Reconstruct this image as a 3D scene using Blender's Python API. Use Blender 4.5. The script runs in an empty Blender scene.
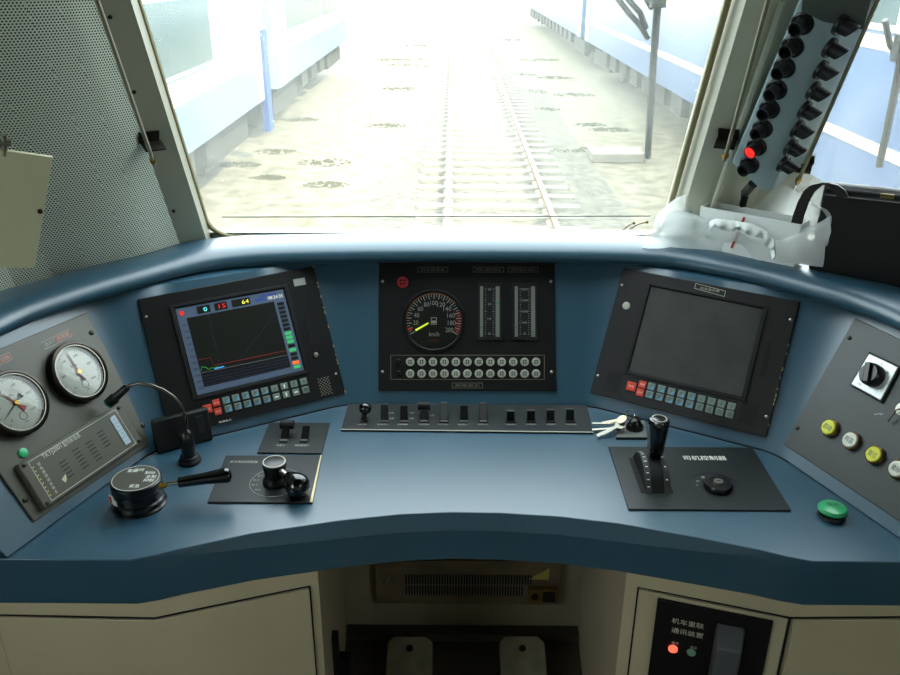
import bpy, bmesh, math, random
from mathutils import Matrix, Vector
random.seed(7)
SC = bpy.context.scene
COL = SC.collection
V = Vector
PI = math.pi

# ------------------------------------------------------------------ camera
FOC, PITCH, YAW, ROLL = 848.135, 0.416667, 0.0021406, 0.0053422
CAM = V((-0.02819, 0, 1.53))
def cam_axes():
    cp, sp = math.cos(PITCH), math.sin(PITCH)
    F, R, U = V((0, cp, -sp)), V((1, 0, 0)), V((0, sp, cp))
    Z = Matrix.Rotation(YAW, 3, 'Z')
    F, R, U = Z @ F, Z @ R, Z @ U
    c, s = math.cos(ROLL), math.sin(ROLL)
    return F, c*R+s*U, -s*R+c*U
CF, CR, CU = cam_axes()
def ray(px, py):
    return CF + CR*((px-450)/FOC) - CU*((py-337.5)/FOC)
cd = bpy.data.cameras.new('camera'); cam = bpy.data.objects.new('camera', cd); COL.objects.link(cam)
cd.sensor_width = 36; cd.lens = FOC/900*36; cd.clip_start = 0.02; cd.clip_end = 600
mw = Matrix((CR, CU, -CF)).transposed().to_4x4(); mw.translation = CAM
cam.matrix_world = mw
SC.camera = cam

# ------------------------------------------------------------------ frames
class Frame:
    """A flat surface in the cab: origin, right, up, outward normal."""
    def __init__(s, O, u, v):
        s.O, s.u = V(O), V(u).normalized()
        v = V(v); v = v - s.u*v.dot(s.u); s.v = v.normalized(); s.n = s.u.cross(s.v)
        s.M = Matrix((s.u, s.v, s.n)).transposed().to_4x4(); s.M.translation = s.O
    def at(s, px, py, d=0.0):
        D = ray(px, py); t = ((s.O + s.n*d) - CAM).dot(s.n)/D.dot(s.n)
        q = CAM + D*t - s.O
        return V((q.dot(s.u), q.dot(s.v)))
    def w(s, x, y, d=0.0): return s.O + s.u*x + s.v*y + s.n*d
def leaning(O, deg, lean=30.0):
    a, t = math.radians(deg), math.radians(lean)
    u = V((math.cos(a), math.sin(a), 0)); n = V((-math.sin(a), math.cos(a), 0))
    return Frame(O, u, V((0, 0, math.cos(t))) + n*math.sin(t))
ZW = 0.78
TOP = Frame((0, 0, ZW), (1, 0, 0), (0, 1, 0))
CEN = leaning((0, 1.386, ZW), 0)
LMF = leaning((-0.225, 1.386, ZW), 29.0)
RMF = leaning((0.228, 1.386, ZW), -29.6)
LGF = leaning((-0.526, 1.221, ZW), 69.0)
RGF = leaning((0.519, 1.215, ZW), -67.0)
TILT = math.radians(28)
TD = V((0, -math.sin(TILT), math.cos(TILT)))
WSF = Frame((-0.05, 1.61, 1.04), (1, 0, 0), TD)                       # windscreen
LSF = Frame((-0.541, 1.53, 1.04), (0.214, 0.257, 0), TD)              # left blind
RSF = Frame((0.47, 1.62, 1.04), (0.9, -0.44, 0), TD)                   # right side wall (u is not square to TD)

# ------------------------------------------------------------------ materials
MATS = {}
def srgb(r, g, b):
    f = lambda c: (c/255/12.92 if c/255 <= 0.04045 else ((c/255+0.055)/1.055)**2.4)
    return (f(r), f(g), f(b), 1)
def mat(name, col, rough=0.5, metal=0.0, noise=0.0, nscale=8.0, bump=0.0, bscale=200.0, emit=None, estr=1.0, coat=0.0, spec=None, col2=None):
    if name in MATS: return MATS[name]
    m = bpy.data.materials.new(name); m.use_nodes = True; nt = m.node_tree; N = nt.nodes; L = nt.links
    b = N['Principled BSDF']; c = srgb(*col)
    b.inputs['Base Color'].default_value = c; b.inputs['Roughness'].default_value = rough
    b.inputs['Metallic'].default_value = metal
    if coat: b.inputs['Coat Weight'].default_value = coat; b.inputs['Coat Roughness'].default_value = 0.33 if name == 'blue_desk_paint' else 0.15; b.inputs['Coat IOR'].default_value = 1.6 if name == 'blue_desk_paint' else 1.5
    if spec is not None: b.inputs['Specular IOR Level'].default_value = spec
    if noise:
        tc = N.new('ShaderNodeTexCoord'); nz = N.new('ShaderNodeTexNoise'); nz.inputs['Scale'].default_value = nscale; nz.inputs['Detail'].default_value = 6
        rp = N.new('ShaderNodeValToRGB'); c2 = srgb(*col2) if col2 else tuple(max(0, x*(1-noise)) for x in c[:3])+(1,)
        rp.color_ramp.elements[0].position = 0.3; rp.color_ramp.elements[1].position = 0.62
        rp.color_ramp.elements[0].color = c2; rp.color_ramp.elements[1].color = c
        L.new(tc.outputs['Object'], nz.inputs['Vector']); L.new(nz.outputs['Fac'], rp.inputs['Fac']); L.new(rp.outputs['Color'], b.inputs['Base Color'])
    if bump:
        tc = N.new('ShaderNodeTexCoord'); nz = N.new('ShaderNodeTexNoise'); nz.inputs['Scale'].default_value = bscale
        bp = N.new('ShaderNodeBump'); bp.inputs['Strength'].default_value = bump; bp.inputs['Distance'].default_value = 0.001
        L.new(tc.outputs['Object'], nz.inputs['Vector']); L.new(nz.outputs['Fac'], bp.inputs['Height']); L.new(bp.outputs['Normal'], b.inputs['Normal'])
    if emit:
        b.inputs['Emission Color'].default_value = srgb(*emit); b.inputs['Emission Strength'].default_value = estr
    MATS[name] = m; return m
BLUE = mat('blue_desk_paint', (35, 73, 91), 0.40, noise=0.15, nscale=5, bump=0.15, bscale=900, coat=0.6)
PLATE = mat('dark_grey_plate', (26, 31, 31), 0.42, spec=0.4, noise=0.25, nscale=14, bump=0.1, bscale=700)
BEZEL = mat('black_bezel', (9, 9, 9), 0.45, spec=0.3, bump=0.1, bscale=700)
GREYP = mat('olive_grey_panel', (72, 70, 57), 0.42, noise=0.15, nscale=10, bump=0.1, bscale=800)
GREYR = mat('charcoal_panel', (50, 55, 53), 0.45, noise=0.15, nscale=10, bump=0.1, bscale=800)
BLACK = mat('black_plastic', (10, 10, 11), 0.28)
BLACKM = mat('matt_black_plastic', (10, 10, 10), 0.55, spec=0.3)
GLOSSB = mat('gloss_black_plastic', (5, 5, 6), 0.12, coat=0.5)
GREYB = mat('grey_plastic', (70, 72, 70), 0.4)
CHROME = mat('chrome', (200, 200, 195), 0.2, 1.0)
STEEL = mat('brushed_steel', (150, 146, 135), 0.38, 1.0)
DSTEEL = mat('dark_steel', (52, 48, 42), 0.4, 0.8)
WHITEP = mat('white_print', (238, 238, 228), 0.6)
DIMP = mat('faded_print', (165, 165, 155), 0.6)
REDP = mat('red_print', (170, 30, 25), 0.5)
ORANGEP = mat('orange_print', (200, 120, 40), 0.5)
CAB = mat('cream_cabinet_paint', (182, 168, 138), 0.45, noise=0.14, nscale=4, bump=0.1, bscale=500)
CABIN = mat('dirty_cream_paint', (150, 140, 118), 0.6, noise=0.3, nscale=5)
GAP = mat('gap_shadow_black', (8, 8, 7), 0.9)
BEIGE = mat('beige_pillar_paint', (226, 223, 203), 0.4, noise=0.08, nscale=5)
SEAL = mat('window_seal_olive', (140, 130, 92), 0.45)
ALU = mat('pale_frame_aluminium', (225, 225, 210), 0.35)
SHEET = mat('cream_board', (205, 200, 165), 0.5)
LETHER = mat('black_leather', (10, 10, 10), 0.42, bump=0.4, bscale=350)
IBOX = mat('pale_blue_grey_box', (186, 205, 210), 0.35, noise=0.06, nscale=9)
GREENB = mat('green_button', (38, 150, 92), 0.3, coat=0.3)
YEL = mat('yellow_button', (205, 205, 50), 0.35)
WBUT = mat('white_button', (205, 205, 190), 0.35)
REDK = mat('red_key', (205, 60, 38), 0.4)
KEYG = mat('grey_green_key', (108, 124, 116), 0.45)
KEYB = mat('light_blue_print', (96, 152, 185), 0.45)
KEYS = mat('key_symbols', (60, 72, 68), 0.5)
DIAL = mat('white_dial', (244, 248, 234), 0.5)
DIALK = mat('dark_dial', (34, 35, 31), 0.6)
GRYDOT = mat('pale_indicator_lens', (158, 158, 144), 0.35)

def glassmat(name, tint=(1, 1, 1, 1), gloss=0.08):
    m = bpy.data.materials.new(name); m.use_nodes = True; N = m.node_tree.nodes; L = m.node_tree.links
    N.remove(N['Principled BSDF']); out = N['Material Output']
    t = N.new('ShaderNodeBsdfTransparent'); t.inputs[0].default_value = tint
    g = N.new('ShaderNodeBsdfGlossy'); g.inputs['Roughness'].default_value = 0.03
    lw = N.new('ShaderNodeFresnel'); lw.inputs['IOR'].default_value = 1.45
    mx = N.new('ShaderNodeMixShader'); L.new(lw.outputs[0], mx.inputs[0]); L.new(t.outputs[0], mx.inputs[1]); L.new(g.outputs[0], mx.inputs[2])
    L.new(mx.outputs[0], out.inputs[0]); return m
GLASS = glassmat('clear_cover_glass')
def dusty(name, base, amount):
    """Window glass with a film of dust that scatters daylight."""
    m = glassmat(name); N = m.node_tree.nodes; L = m.node_tree.links; out = N['Material Output']; clear = out.inputs[0].links[0].from_node
    tr = N.new('ShaderNodeBsdfTranslucent'); tr.inputs[0].default_value = (0.9, 0.93, 0.86, 1)
    tc = N.new('ShaderNodeTexCoord'); n1 = N.new('ShaderNodeTexNoise'); n1.inputs['Scale'].default_value = 3.5; n1.inputs['Detail'].default_value = 7
    n2 = N.new('ShaderNodeTexVoronoi'); n2.inputs['Scale'].default_value = 70
    r1 = N.new('ShaderNodeMapRange'); r1.inputs['From Min'].default_value = 0.3; r1.inputs['From Max'].default_value = 0.7; r1.inputs['To Min'].default_value = base; r1.inputs['To Max'].default_value = base+amount
    r2 = N.new('ShaderNodeMapRange'); r2.inputs['From Min'].default_value = 0.05; r2.inputs['From Max'].default_value = 0.13; r2.inputs['To Min'].default_value = 0.3; r2.inputs['To Max'].default_value = 0
    n3 = N.new('ShaderNodeTexNoise'); n3.inputs['Scale'].default_value = 9
    gt = N.new('ShaderNodeMath'); gt.operation = 'GREATER_THAN'; gt.inputs[1].default_value = 0.58
    mu = N.new('ShaderNodeMath'); mu.operation = 'MULTIPLY'; ad = N.new('ShaderNodeMath'); ad.operation = 'ADD'; ad.use_clamp = True
    for n in (n1, n2, n3): L.new(tc.outputs['Object'], n.inputs['Vector'])
    L.new(n1.outputs['Fac'], r1.inputs[0]); L.new(n2.outputs['Distance'], r2.inputs[0]); L.new(n3.outputs['Fac'], gt.inputs[0])
    L.new(r2.outputs[0], mu.inputs[0]); L.new(gt.outputs[0], mu.inputs[1]); L.new(r1.outputs[0], ad.inputs[0]); L.new(mu.outputs[0], ad.inputs[1])
    mx = N.new('ShaderNodeMixShader'); L.new(ad.outputs[0], mx.inputs[0]); L.new(clear.outputs[0], mx.inputs[1]); L.new(tr.outputs[0], mx.inputs[2])
    L.new(mx.outputs[0], out.inputs[0]); return m
WGLASS = dusty('dusty_window_glass', 0.04, 0.09)
SGLASS = dusty('dusty_side_glass', 0.04, 0.08)
def filmmat(name):
    m = bpy.data.materials.new(name); m.use_nodes = True; N = m.node_tree.nodes; L = m.node_tree.links
    b = N['Principled BSDF']; b.inputs['Base Color'].default_value = (0.93, 0.95, 0.93, 1); b.inputs['Roughness'].default_value = 0.22
    t = N.new('ShaderNodeBsdfTransparent'); tl = N.new('ShaderNodeBsdfTranslucent'); tl.inputs[0].default_value = (0.9, 0.92, 0.9, 1)
    a = N.new('ShaderNodeMixShader'); a.inputs[0].default_value = 0.5; c = N.new('ShaderNodeMixShader'); c.inputs[0].default_value = 0.35
    L.new(b.outputs[0], a.inputs[1]); L.new(tl.outputs[0], a.inputs[2]); L.new(a.outputs[0], c.inputs[1]); L.new(t.outputs[0], c.inputs[2])
    L.new(c.outputs[0], N['Material Output'].inputs[0]); return m
FILM = filmmat('white_plastic_film')
def perforated():
    m = mat('perforated_sheet', (150, 158, 145), 0.45); N = m.node_tree.nodes; L = m.node_tree.links; b = N['Principled BSDF']
    uv = N.new('ShaderNodeUVMap'); sep = N.new('ShaderNodeSeparateXYZ'); L.new(uv.outputs[0], sep.inputs[0])
    def M(op, a, b2=None):
        n = N.new('ShaderNodeMath'); n.operation = op
        for i, q in enumerate((a, b2)):
            if q is None: continue
            if isinstance(q, (int, float)): n.inputs[i].default_value = q
            else: L.new(q, n.inputs[i])
        return n.outputs[0]
    P = 0.0050; Q = P*0.866*2                                          # hexagonal grid of holes, in metres
    def cell(ox, oy):
        fx = M('SUBTRACT', M('FRACT', M('ADD', M('DIVIDE', sep.outputs[0], P), ox)), 0.5)
        fy = M('SUBTRACT', M('FRACT', M('ADD', M('DIVIDE', sep.outputs[1], Q), oy)), 0.5)
        fx = M('MULTIPLY', fx, P); fy = M('MULTIPLY', fy, Q)
        return M('SQRT', M('ADD', M('MULTIPLY', fx, fx), M('MULTIPLY', fy, fy)))
    d = M('MINIMUM', cell(0, 0), cell(0.5, 0.5))
    mr = N.new('ShaderNodeMapRange'); mr.inputs['From Min'].default_value = 0.00135; mr.inputs['From Max'].default_value = 0.0017; L.new(d, mr.inputs[0])
    mx = N.new('ShaderNodeMix'); mx.data_type = 'RGBA'; L.new(mr.outputs[0], mx.inputs[0])
    mx.inputs[6].default_value = (0.012, 0.013, 0.012, 1); mx.inputs[7].default_value = srgb(205, 212, 195)
    L.new(mx.outputs[2], b.inputs['Base Color']); return m
PERF = perforated()

# ------------------------------------------------------------------ mesh building
class MB:
    def __init__(s): s.b = bmesh.new()
    def _add(s, vs, fs):
        q = [s.b.verts.new(v) for v in vs]
        for f in fs:
            try: s.b.faces.new([q[i] for i in f])
            except ValueError: pass
        return s
    def box(s, c, size, rot=None):
        c = V(c); hx, hy, hz = (k/2 for k in size); R = rot or Matrix.Identity(3)
        vs = [c + R @ V((x, y, z)) for x in (-hx, hx) for y in (-hy, hy) for z in (-hz, hz)]
        return s._add(vs, [(0, 1, 3, 2), (4, 6, 7, 5), (0, 4, 5, 1), (2, 3, 7, 6), (0, 2, 6, 4), (1, 5, 7, 3)])
    def prism(s, pts, z0, z1, tops=None):
        n = len(pts); T = tops or pts
        a = sum(pts[i][0]*pts[(i+1) % n][1]-pts[(i+1) % n][0]*pts[i][1] for i in range(n))
        if a < 0: pts = pts[::-1]; T = T[::-1]
        vs = [V((p[0], p[1], z0)) for p in pts] + [V((p[0], p[1], z1)) for p in T]
        return s._add(vs, [tuple(range(n))[::-1], tuple(range(n, 2*n))] + [(i, (i+1) % n, n+(i+1) % n, n+i) for i in range(n)])
    def lathe(s, prof, c=(0, 0, 0), axis=(0, 0, 1), seg=32, cap=True):
        c = V(c); z = V(axis).normalized(); x = z.orthogonal().normalized(); y = z.cross(x); vs = []; fs = []
        for (r, h) in prof:
            for k in range(seg):
                a = 2*PI*k/seg; vs.append(c + z*h + (x*math.cos(a)+y*math.sin(a))*r)
        m = len(prof)
        for i in range(m-1):
            for k in range(seg):
                fs.append((i*seg+k, i*seg+(k+1) % seg, (i+1)*seg+(k+1) % seg, (i+1)*seg+k))
        if cap: fs.append(tuple(range(seg))[::-1]); fs.append(tuple((m-1)*seg+k for k in range(seg)))
        return s._add(vs, fs)
    def cyl(s, a, b, r, r2=None, seg=20):
        a, b = V(a), V(b); return s.lathe([(r, 0), (r if r2 is None else r2, (b-a).length)], a, b-a, seg)
    def ball(s, c, r, seg=20, sc=(1, 1, 1), axis=(0, 0, 1)):
        return s.lathe([(max(1e-4, r*math.sin(PI*i/12))*sc[0], -r*math.cos(PI*i/12)*sc[2]) for i in range(13)], c, axis, seg)
    def tube(s, path, r, seg=10):
        P = [V(p) for p in path]; rs = r if isinstance(r, (list, tuple)) else [r]*len(P); vs = []; fs = []
        t0 = (P[1]-P[0]).normalized(); x = t0.orthogonal().normalized()
        for i, p in enumerate(P):
            t = (P[min(i+1, len(P)-1)]-P[max(i-1, 0)]).normalized(); x = (x - t*x.dot(t)).normalized(); y = t.cross(x)
            for k in range(seg):
                a = 2*PI*k/seg; vs.append(p+(x*math.cos(a)+y*math.sin(a))*rs[i])
        for i in range(len(P)-1):
            for k in range(seg): fs.append((i*seg+k, i*seg+(k+1) % seg, (i+1)*seg+(k+1) % seg, (i+1)*seg+k))
        fs.append(tuple(range(seg))[::-1]); fs.append(tuple((len(P)-1)*seg+k for k in range(seg)))
        return s._add(vs, fs)
    def ring(s, c, r0, r1, z0, z1, a0=0.0, a1=2*PI, seg=48):
        """Flat annulus sector in local xy with thickness."""
        n = max(2, int(seg*abs(a1-a0)/(2*PI))); vs = []; fs = []; cl = abs(a1-a0) > 6.28
        for i in range(n+(0 if cl else 1)):
            a = a0+(a1-a0)*i/n
            for (r, z) in ((r0, z0), (r1, z0), (r1, z1), (r0, z1)): vs.append(V((c[0]+r*math.cos(a), c[1]+r*math.sin(a), z)))
        m = len(vs)//4
        for i in range(m if cl else m-1):
            j = (i+1) % m
            for k in range(4): fs.append((i*4+k, j*4+k, j*4+(k+1) % 4, i*4+(k+1) % 4))
        return s._add(vs, fs)
    def frame_line(s, pts, w, z0, z1):
        """Closed outline printed on a plate."""
        n = len(pts); c = V((sum(p[0] for p in pts)/n, sum(p[1] for p in pts)/n))
        inn = []
        for p in pts:
            d = V((p[0], p[1]))-c; k = max(abs(d.x), 1e-6); inn.append(c+V((d.x-math.copysign(w, d.x), d.y-math.copysign(w, d.y))))
        for i in range(n):
            j = (i+1) % n; s.prism([tuple(pts[i]), tuple(pts[j]), tuple(inn[j]), tuple(inn[i])], z0, z1)
        return s
    def build(s, name, m, parent=None, M=None, bevel=0, smooth=35, bseg=2):
        b = s.b; bmesh.ops.recalc_face_normals(b, faces=b.faces)
        for f in b.faces: f.smooth = True
        for e in b.edges:
            e.smooth = len(e.link_faces) == 2 and e.calc_face_angle(4) < math.radians(smooth)
        me = bpy.data.meshes.new(name); b.to_mesh(me); b.free()
        o = bpy.data.objects.new(name, me); COL.objects.link(o)
        if m: me.materials.append(m)
        if parent: o.parent = parent
        if M is not None: o.matrix_world = M
        if bevel:
            k = o.modifiers.new('bevel', 'BEVEL'); k.width = bevel; k.segments = bseg; k.limit_method = 'ANGLE'; k.angle_limit = math.radians(40)
        return o
def tag(o, label=None, cat=None, group=None, kind=None):
    for k, v in (('label', label), ('category', cat), ('group', group), ('kind', kind)):
        if v: o[k] = v
    return o
def thing(name, label, cat, M=None, group=None):
    o = bpy.data.objects.new(name, None); COL.objects.link(o); o.empty_display_size = 0.02
    if M is not None: o.matrix_world = M
    return tag(o, label, cat, group)
def dup(o, parent=None):
    c = o.copy(); COL.objects.link(c); c.parent = parent
    for ch in KIDS.get(o.name, []): dup(ch, c)
    return c
KIDS = {}
def remember(o):
    KIDS[o.name] = [c for c in COL.objects if c.parent == o]
    for c in KIDS[o.name]: remember(c)
_tc = {}
def text_mesh(sx):
    if sx not in _tc:
        cu = bpy.data.curves.new('t', 'FONT'); cu.body = sx; cu.size = 1; cu.resolution_u = 2
        ob = bpy.data.objects.new('t', cu); COL.objects.link(ob); dg = bpy.context.evaluated_depsgraph_get()
        me = bpy.data.meshes.new_from_object(ob.evaluated_get(dg))
        _tc[sx] = ([v.co.copy() for v in me.vertices], [tuple(p.vertices) for p in me.polygons])
        bpy.data.objects.remove(ob); bpy.data.curves.remove(cu); bpy.data.meshes.remove(me)
    return _tc[sx]
def text(mb, sx, x, y, size, z, rot=0.0, width=None):
    """Centred writing at x, y of the current plate."""
    vs, fs = text_mesh(sx)
    if not vs: return
    x0, x1 = min(v.x for v in vs), max(v.x for v in vs); y0, y1 = min(v.y for v in vs), max(v.y for v in vs)
    kx = width/(x1-x0) if width else size; c, s_ = math.cos(rot), math.sin(rot); o = []
    for v in vs:
        a, b = (v.x-(x0+x1)/2)*kx, (v.y-(y0+y1)/2)*size; o.append(V((x+a*c-b*s_, y+a*s_+b*c, z)))
    mb._add(o, fs)
def quad(F, *pp, d=0.0): return [tuple(F.at(*p, d)) for p in pp]
def screw(F, parent, px, py, d, r=0.0035, m=STEEL):
    x, y = F.at(px, py, d); b = MB(); b.lathe([(r, 0), (r, 0.0012), (r*0.6, 0.0022), (0.0002, 0.0026)], (x, y, d), seg=14)
    b.box((x, y, d+0.0026), (r*1.3, r*0.22, 0.0004)); b.build('screw', m, parent)
def lerp(a, b, t): return a+(b-a)*t

# ------------------------------------------------------------------ desk
def offset(pl, d):
    """Shift an open plan line outward (to its left when walked left to right)."""
    n = len(pl); seg = []
    for i in range(n-1):
        a, b = V(pl[i]), V(pl[i+1]); t = (b-a).normalized(); seg.append((a+V((-t.y, t.x))*d, t))
    out = [seg[0][0]]
    for i in range(1, n-1):
        (p, t), (q, s2) = seg[i-1], seg[i]; cr = t.x*s2.y-t.y*s2.x
        k = ((q-p).x*s2.y-(q-p).y*s2.x)/cr; out.append(p+t*k)
    a, b = V(pl[-2]), V(pl[-1]); t = seg[-1][1]; out.append(b+V((-t.y, t.x))*d); return out
def fillet(pl, c):
    out = [pl[0]]
    for i in range(1, len(pl)-1):
        p = pl[i]; a = p+(pl[i-1]-p).normalized()*c; b = p+(pl[i+1]-p).normalized()*c
        for k in range(9): t = k/8; out.append(a*(1-t)**2+p*2*t*(1-t)+b*t*t)
    out.append(pl[-1]); return out
def polar(pl, th, C=V((0, 0.80))):
    """Where a plan line is met going out from C in the direction th."""
    d = V((math.cos(th), math.sin(th))); best = None
    for i in range(len(pl)-1):
        a, b = pl[i]-C, pl[i+1]-C; e = b-a; cr = d.x*e.y-d.y*e.x
        if abs(cr) < 1e-9: continue
        t = (a.x*e.y-a.y*e.x)/cr; u = (a.x*d.y-a.y*d.x)/cr
        if t > 0 and -1e-6 <= u <= 1+1e-6 and (best is None or t > best): best = t
    return C+d*best if best else None
def plane_line(F): return V((F.O.x, F.O.y)), V((F.u.x, F.u.y))
def meet(F, G):
    p, t = plane_line(F); q, s2 = plane_line(G); cr = t.x*s2.y-t.y*s2.x; k = ((q-p).x*s2.y-(q-p).y*s2.x)/cr; return p+t*k
A1, A2, A3, A4 = meet(LGF, LMF), meet(LMF, CEN), meet(CEN, RMF), meet(RMF, RGF)
def on_y(F, y): p, t = plane_line(F); return p+t*((y-p.y)/t.y)
FRONT_L, FRONT_R = 0.936, 0.943
BASE = [on_y(LGF, 0.80), A1, A2, A3, A4, on_y(RGF, 0.80)]
OUT = [V(p) for p in ((-0.93, 0.80), (-0.86, 1.06), (-0.755, 1.273), (-0.701, 1.335), (-0.645, 1.407), (-0.58, 1.475), (-0.541, 1.53), (-0.493, 1.562), (-0.421, 1.583), (-0.228, 1.597), (-0.033, 1.604), (0.163, 1.602), (0.31, 1.598), (0.41, 1.580), (0.485, 1.540), (0.574, 1.452), (0.654, 1.374), (0.709, 1.312), (0.80, 1.15), (0.88, 0.98), (0.92, 0.80))]
PROF = [(0, 0.782), (0.03, None), (0.08, None), (0.137, None)]
lines = []
for (o_, z) in PROF:
    lines.append((fillet(offset(BASE, o_), 0.03+0.10*o_) if o_ else fillet(BASE, 0.03), z if z else 0.78+o_/math.tan(math.radians(30))))
N_ = None
rows = []
def endcut(pl, yL, yR):
    """Cut or stretch the two end segments so the pods finish flush with the worktop front."""
    pl = list(pl); d = pl[1]-pl[0]; pl[0] = pl[1]+d*((yL-pl[1].y)/d.y); d = pl[-1]-pl[-2]; pl[-1] = pl[-2]+d*((yR-pl[-2].y)/d.y)
    out = []
    for a, b in zip(pl[:-1], pl[1:]):
        n = 8 if (b-a).length > 0.08 else 1
        out += [a.lerp(b, k/n) for k in range(n)]
    return out+[pl[-1]]
SUBS = None
for (pl, z) in lines: rows.append((pl, z))
def densify(pl, ref):
    out = []
    for i in range(len(pl)-1):
        n = 10 if i % 9 == 0 else 1
        out += [pl[i].lerp(pl[i+1], k/n) for k in range(n)]
    return out+[pl[-1]]
for k, (pl, z) in enumerate(rows):
    pl = list(pl); d = pl[1]-pl[0]; pl[0] = pl[1]+d*((FRONT_L+0.002-pl[1].y)/d.y); d = pl[-1]-pl[-2]; pl[-1] = pl[-2]+d*((FRONT_R+0.002-pl[-2].y)/d.y)
    rows[k] = (densify(pl, None), z)
def clip(pl, y, left):
    out = []; q = pl if left else pl[::-1]
    for i in range(len(q)-1):
        a, b = q[i], q[i+1]
        if a.y < y <= b.y: out.append(a+(b-a)*((y-a.y)/(b.y-a.y)))
        if b.y > y: out.append(b)
    return out if left else out[::-1]
co = clip(clip(OUT, FRONT_L+0.002, True), FRONT_R+0.002, False)
last = rows[-1][0]
def at_z(px, py, z): Dv = ray(px, py); q = CAM+Dv*((z-CAM.z)/Dv.z); return V((q.x, q.y))
RIM0 = [at_z(*q, 1.037) for q in ((0, 327), (60, 303), (130, 282), (210, 263), (300, 256.5), (468, 254.5), (640, 257.5), (720, 268), (800, 287), (900, 321))]
RIM0 = [V((RIM0[0].x-0.050, 0.90))]+RIM0+[V((RIM0[-1].x+0.050, 0.90))]
RIM = []
for i in range(len(RIM0)-1):                                            # smooth plan curve of the overhanging lip
    a, b, c_, d_ = RIM0[max(i-1, 0)], RIM0[i], RIM0[i+1], RIM0[min(i+2, len(RIM0)-1)]
    for k in range(6): t = k/6; RIM.append(0.5*((2*b)+(-a+c_)*t+(2*a-5*b+4*c_-d_)*t*t+(-a+3*b-3*c_+d_)*t**3))
RIM.append(RIM0[-1])
rimc = clip(clip(RIM, FRONT_L+0.002, True), FRONT_R+0.002, False)
def project(curve):
    out = []
    for i, p in enumerate(last):
        if i in (0, len(last)-1): out.append(curve[0 if i == 0 else -1]); continue
        out.append(polar(curve, math.atan2(p.y-0.8, p.x)) or (curve[0] if p.x < 0 else curve[-1]))
    return out
rr = project(rimc); oo = project(co); C0 = V((0, 0.8))
for i, (p, q) in enumerate(zip(rr, oo)):
    if (q-C0).length < (p-C0).length+0.06: oo[i] = p+(p-C0).normalized()*0.06
def push(d): return [V((p.x+(d if p.x > 0 else -d)*1.0, p.y)) if i in (0, len(rr)-1) else p+(p-C0).normalized()*d for i, p in enumerate(rr)]
for d, z in ((0.009, 1.019), (0.0025, 1.0235), (0, 1.030), (0.002, 1.037), (0.007, 1.0435), (0.016, 1.049), (0.028, 1.0525), (0.042, 1.054)): rows.append((push(d), z))
rows.append((oo, 1.044)); rows.append((oo, 0.90))
N_ = len(last)-1
desk = thing('control_desk', 'curved blue driver desk with raised hood behind its worktop', 'desk', Matrix.Translation((0, 1.1, 0)))
def at_desk(o, p=desk):
    o.parent = p; o.matrix_parent_inverse = p.matrix_world.inverted() if False else Matrix.Identity(4); o.matrix_world = Matrix.Identity(4); return o
hb = MB(); grid = []
for (pl, z) in rows: grid.append([hb.b.verts.new((p.x, p.y, z)) for p in pl])
for i in range(len(grid)-1):
    for k in range(N_): hb.b.faces.new((grid[i][k], grid[i][k+1], grid[i+1][k+1], grid[i+1][k]))
for k in (0, N_):                                                      # closed ends of the pods
    hb.b.faces.new([g[k] for g in grid] + [hb.b.verts.new((grid[-1][k].co.x, grid[-1][k].co.y, 0.782))])
desk_w = Matrix.Identity(4)
hood = hb.build('hood', BLUE, None, smooth=50)
hood.parent = desk; hood.matrix_world = desk_w
# worktop with a rounded front edge
ARC = [(0.589, 0.943), (0.470, 0.943), (0.437, 0.9515), (0.404, 0.964), (0.326, 0.986), (0.218, 1.015), (0.133, 1.031), (0.045, 1.039), (-0.029, 1.040), (-0.103, 1.034), (-0.189, 1.018), (-0.314, 0.988), (-0.407, 0.957), (-0.435, 0.9455), (-0.466, 0.936), (-0.645, 0.936)]
back = [(-0.86, 0.936), (-0.80, 1.10), (-0.66, 1.32), (-0.50, 1.50), (0.45, 1.50), (0.60, 1.36), (0.85, 0.99), (0.87, 0.943)]
wt = MB(); pts = list(ARC)+back; nA = len(ARC); lv = [[], [], []]
for i, p in enumerate(pts):
    w_ = max(0.0, min(1.0, (0.466-abs(p[0]))/0.20)) if i < nA else 0.0        # the slope opens from nothing at the two corners
    q = (p[0], p[1]-0.001*w_)
    lv[0].append(V((p[0], p[1]+0.011*w_, ZW))); lv[1].append(V((q[0], q[1], ZW-0.0035-0.0205*w_))); lv[2].append(V((q[0], q[1], 0.703)))
n = len(pts)
wt._add(lv[0]+lv[1]+lv[2], [tuple(range(n))[::-1], tuple(range(2*n, 3*n))]+[(r_*n+i, r_*n+(i+1) % n, (r_+1)*n+(i+1) % n, (r_+1)*n+i) for r_ in (0, 1) for i in range(n)])
w_o = wt.build('worktop', BLUE, None, bevel=0.0014, bseg=3, smooth=20); w_o.parent = desk; w_o.matrix_world = desk_w
sm = MB()                                                              # dark joint where the worktop meets the raised faces
bl = fillet([V(p) for p in offset(BASE, -0.001)], 0.03)
sm.tube([(p.x, p.y, ZW+0.0003) for p in bl if p.y > 0.945], 0.0011, 6)
so = sm.build('joint', GAP, None); so.parent = desk; so.matrix_world = desk_w

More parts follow.
